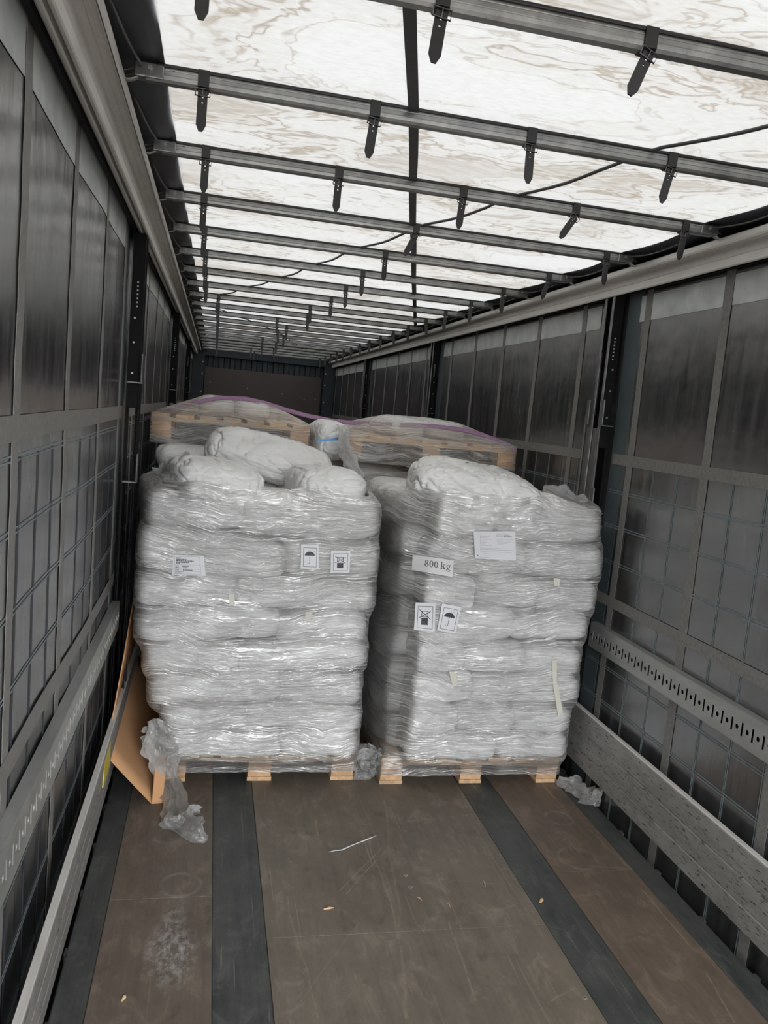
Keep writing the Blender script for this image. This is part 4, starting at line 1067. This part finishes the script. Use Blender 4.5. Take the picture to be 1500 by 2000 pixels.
sheet(bvR, [(806, 1084), (886, 1094), (884, 1127), (804, 1113)], 'white paper printed 800 kg in bold type on the right stack', 'label', 'weight_label', [('weight_text', M['ink'], tx)], M['paper_dull'], conform=True)
# masking tape pieces
def tape(bv, quad, label):
    sheet(bv, quad, label, 'tape', 'masking_tape', [], M['tape'], 'masking tape scraps', 0.002)
tape(bvR, [(1078, 1290), (1087, 1288), (1087, 1335), (1079, 1335)], 'cream masking tape strip, upper of the two on the right stack near its right side')
tape(bvR, [(1079, 1336), (1088, 1334), (1098, 1390), (1089, 1398)], 'cream masking tape strip, lower of the two on the right stack near its right side')
tape(bvR, [(877, 1311), (891, 1313), (894, 1340), (883, 1338)], 'small cream masking tape scrap in the middle of the right stack')
tape(bvR, [(1081, 1129), (1094, 1130), (1092, 1146), (1082, 1144)], 'tiny cream tape scrap high on the right side of the right stack')
tape(bvL, [(447, 1160), (458, 1160), (459, 1182), (448, 1182)], 'small cream tape scrap at the centre of the left stack')
tape(bvL, [(597, 1195), (611, 1195), (605, 1212), (594, 1212)], 'small cream tape scrap right of centre on the left stack')
# faint print on the top sack
bvt = BVHTree.FromPolygons([tuple(q) for q in top_w], TPL_HI[1])
mb = MB(); rg2 = random.Random(9)
for row in range(4):
    x = 0.0
    while x < 1:
        w_ = rg2.uniform(0.08, 0.2); qs = []
        for (u, v) in ((x, row), (min(1, x+w_), row), (min(1, x+w_), row+0.45), (x, row+0.45)):
            px, py = 903+34*u, 890+7.0*u+3.6*v; h = bvt.ray_cast(CAM, ray(px, py).normalized())
            if h[0] is not None: qs.append(tuple(h[0]+(CAM-h[0]).normalized()*0.003))
        if len(qs) == 4: mb.add(qs, [(0, 1, 2, 3)])
        x += w_+0.05
mb.v = [tuple(v) for v in mb.v]
mb.build('printed_text', M['ink_grey'], top_r)
# ------------------------------------------------------------------ loose film
def crumple(pts, widths, label, seed, thick=0.4, mat=None, amp=0.02):
    pts = [Vector(p) for p in pts]; n = 90; K = 44
    def samp(t):
        f = t*(len(pts)-1); i = min(int(f), len(pts)-2); u = f-i; u = u*u*(3-2*u)*0.5+u*0.5
        return pts[i].lerp(pts[i+1], u), widths[i]*(1-u)+widths[i+1]*u
    def P(i, j):
        c, w = samp(j/n); c2, _ = samp(min(1, j/n+0.02)); c0, _ = samp(max(0, j/n-0.02)); d = (c2-c0).normalized()
        a = d.cross(Vector((0.0, -1.0, 0.35))).normalized(); b = d.cross(a)
        th = 2*math.pi*i/K
        ww = w*(1+0.35*fbm(j*0.12, 0, 0, 1, seed))
        # pleats that run along the tail plus a few cross folds
        pl = abs(fbm(math.cos(th)*2.2, math.sin(th)*2.2, j*0.030, 1.3, seed))*2.0-0.5
        pl2 = abs(fbm(math.cos(th)*4.5, math.sin(th)*4.5, j*0.055, 1.3, seed+3))-0.25
        fo = fbm(math.cos(th)*0.8, math.sin(th)*0.8, j*0.16, 1.0, seed+5)
        k = 1+0.75*pl+0.7*pl2+0.55*fo
        p = c+a*math.cos(th)*ww/2*k+b*math.sin(th)*ww*thick/2*k
        p = p+d*(0.012*fbm(th, 0, j*0.2, 1.1, seed+6))+a*amp*fbm(0, 0, j*0.09, 1.4, seed+7)
        if p.z < 0.002: p.z = 0.002+0.002*abs(fbm(p.x, p.y, 0, 50, seed))
        return tuple(p)
    mb = MB().grid(P, K, n, closed_u=True); zmin = min(v[2] for v in mb.v)
    o = mb.build('loose_film', mat or M['film_loose'], smooth=False, loc=(pts[0].x, pts[0].y, zmin)); tag(o, label, 'plastic film'); return o
crumple([at(302, 1405, 3.74), at(315, 1440, 3.72), at(325, 1480, 3.72), at(330, 1525, 3.70), on_floor(345, 1572, 0.03), on_floor(352, 1605, 0.02), on_floor(378, 1632, 0.012), on_floor(402, 1643, 0.008)],
        [0.05, 0.13, 0.10, 0.075, 0.09, 0.14, 0.10, 0.02], 'crumpled tail of clear film hanging from the left stack corner onto the floor', 50, 0.35)
crumple([at(290, 1418, 3.76), at(297, 1445, 3.75), at(318, 1468, 3.74)], [0.05, 0.07, 0.04], 'short crumpled loop of film at the left stack corner above the pallet', 53, 0.4)
crumple([at(692, 1478, 3.86), at(712, 1496, 3.86), at(735, 1482, 3.84), at(752, 1470, 3.80)], [0.07, 0.12, 0.11, 0.06], 'bunched clear film filling the gap between the two front pallets', 51, 0.7)
crumple([on_floor(1090, 1522, 0.03), on_floor(1115, 1534, 0.02), on_floor(1140, 1550, 0.02), on_floor(1155, 1562, 0.012), on_floor(1172, 1568, 0.006)], [0.05, 0.08, 0.06, 0.13, 0.10], 'crumpled scrap of clear film on the floor at the right pallet corner', 52, 0.35)
# loose film peaks on top of the stacks
crumple([at(1060, 958, 4.05), at(1090, 965, 4.0), at(1125, 985, 3.98), at(1150, 1010, 3.95), at(1165, 1035, 3.92)], [0.05, 0.09, 0.10, 0.09, 0.04], 'ruffled film edge along the right shoulder of the right stack', 54, 0.5)
crumple([at(292, 950, 4.1), at(315, 945, 4.05), at(335, 915, 4.0), at(372, 888, 3.95)], [0.06, 0.08, 0.07, 0.03], 'ruffled film edge at the upper left of the left stack', 55, 0.5)
crumple([at(672, 830, 4.80), at(672, 880, 4.7), at(700, 930, 4.4), at(722, 990, 4.1), at(728, 1060, 3.98)], [0.07, 0.08, 0.07, 0.05, 0.03], 'twisted film stretched down from the rear load beside the left stack', 56, 0.3)

# ------------------------------------------------------------------ cardboard
cb = thing('cardboard_sheet', 'folded brown cardboard sheet leaning between the left wall and the left pallet', 'cardboard', (-1.03, 3.6, 0))
A0 = Vector((-1.128, 3.62, 0.335)); A0 = at(206, 1475, 3.50)
B0 = on_floor(296, 1570); C0 = on_floor(318, 1569)
A1 = Vector((A0.x-0.005, 4.75, A0.z+0.10)); B1 = Vector((B0.x+0.0, 4.75, 0.001)); C1 = Vector((C0.x-0.0, 3.81, 0.08))
def quadmesh(name, a, b, c, d, n=10, bulge=0.0, dirv=(0, 0, 0)):
    dv = Vector(dirv)
    def P(i, j):
        u, v = i/n, j/n; p = a*(1-u)*(1-v)+b*u*(1-v)+c*u*v+d*(1-u)*v
        return tuple(p+dv*bulge*math.sin(math.pi*u)*1.0)
    MB().grid(P, n, n).build(name, M['card'], cb, smooth=True, solid=0.004)
quadmesh('sloping_face', A0, B0, B1, A1)
C1b = at(310, 1485, 3.80)
quadmesh('folded_edge', B0, C0, Vector((C0.x, 3.80, 0.20)), Vector((B0.x, 3.80, 0.20)))
D0 = at(228, 1290, 3.68); D0.x = min(D0.x, -1.135)
D1 = at(249, 1222, 3.95)
D1.x = max(-1.155, min(D1.x, -1.13)); D0.x = -1.15
quadmesh('upright_face', A0, A1, Vector((-1.150, 4.75, 0.80)), D0)
quadmesh('upper_fold', D0, Vector((-1.150, 4.75, 0.80)), Vector((-1.150, 4.75, 0.92)), Vector((-1.150, 4.10, 0.86)))

# ------------------------------------------------------------------ small things on the floor
def splinter(px, py, px2, py2, w, label, name='wood_splinter', mat='wood'):
    a = on_floor(px, py, 0.003); b = on_floor(px2, py2, 0.003); mid = a.lerp(b, .5)+Vector((0.002, 0.002, 0.001))
    o = MB().tube([a, mid, b], [w*0.25, w*0.5, w*0.15], 6).build(name, M[mat], loc=tuple(a)); tag(o, label, 'splinter')
splinter(632, 1776, 652, 1773, 0.010, 'pale wood chip lying on the brown floor centre')
splinter(238, 1955, 245, 1943, 0.012, 'pale wood chip lying on the brown floor at lower left')
splinter(944, 1720, 948, 1732, 0.006, 'thin pale splinter near the right dark floor strip')
splinter(1055, 1762, 1060, 1755, 0.016, 'small pale wood crumb on the right dark floor strip')
splinter(815, 1752, 825, 1760, 0.005, 'fine pale splinter right of the floor centre')
splinter(873, 1763, 880, 1772, 0.004, 'fine pale splinter beside the right dark strip edge')
st = MB(); pts = [on_floor(x, y, 0.003) for x, y in ((642, 1664), (655, 1661), (668, 1660), (685, 1652), (700, 1646), (715, 1640), (728, 1635), (736, 1631))]
st.tube(pts, [0.001, 0.0015, 0.0025, 0.0025, 0.002, 0.003, 0.002, 0.001], 6)
tag(st.build('plastic_string', M['paper'], loc=tuple(pts[0]), smooth=True), 'thin white string scrap lying on the brown floor in front of the pallets', 'string')
for (px, py, lab) in ((792, 1710, 'round steel screw head in the floor right of the centre'), (1142, 1949, 'round steel screw head in the floor at the lower right'), (802, 1733, 'small dark screw head in the centre floor panel')):
    p = on_floor(px, py, 0.0); r = thing('floor_screw', lab, 'screw', (p.x, p.y, 0.0), 'floor screws')
    b = MB(); b.disc((p.x, p.y), 0.009, 0.0002, 0.002, 14); hd = b.build('head', M['galv'], r, bevel=0.0006)
    MB().box((p.x-0.005, p.y-0.0012, 0.0018), (p.x+0.005, p.y+0.0012, 0.0023)).build('drive_slot', M['black'], hd)
# yellow sticker on the left board
q = [at(x, y, 3.30) for x, y in ((196, 1480), (203, 1475), (201, 1500), (196, 1520))]
p = (-1.1555, 3.28, 0.30)
o = MB().box((-1.1650, 3.22, 0.27), (-1.1585, 3.42, 0.385)).build('yellow_sticker', M['yellow'], loc=p); tag(o, 'small yellow sticker on the left side board near the cardboard', 'sticker')
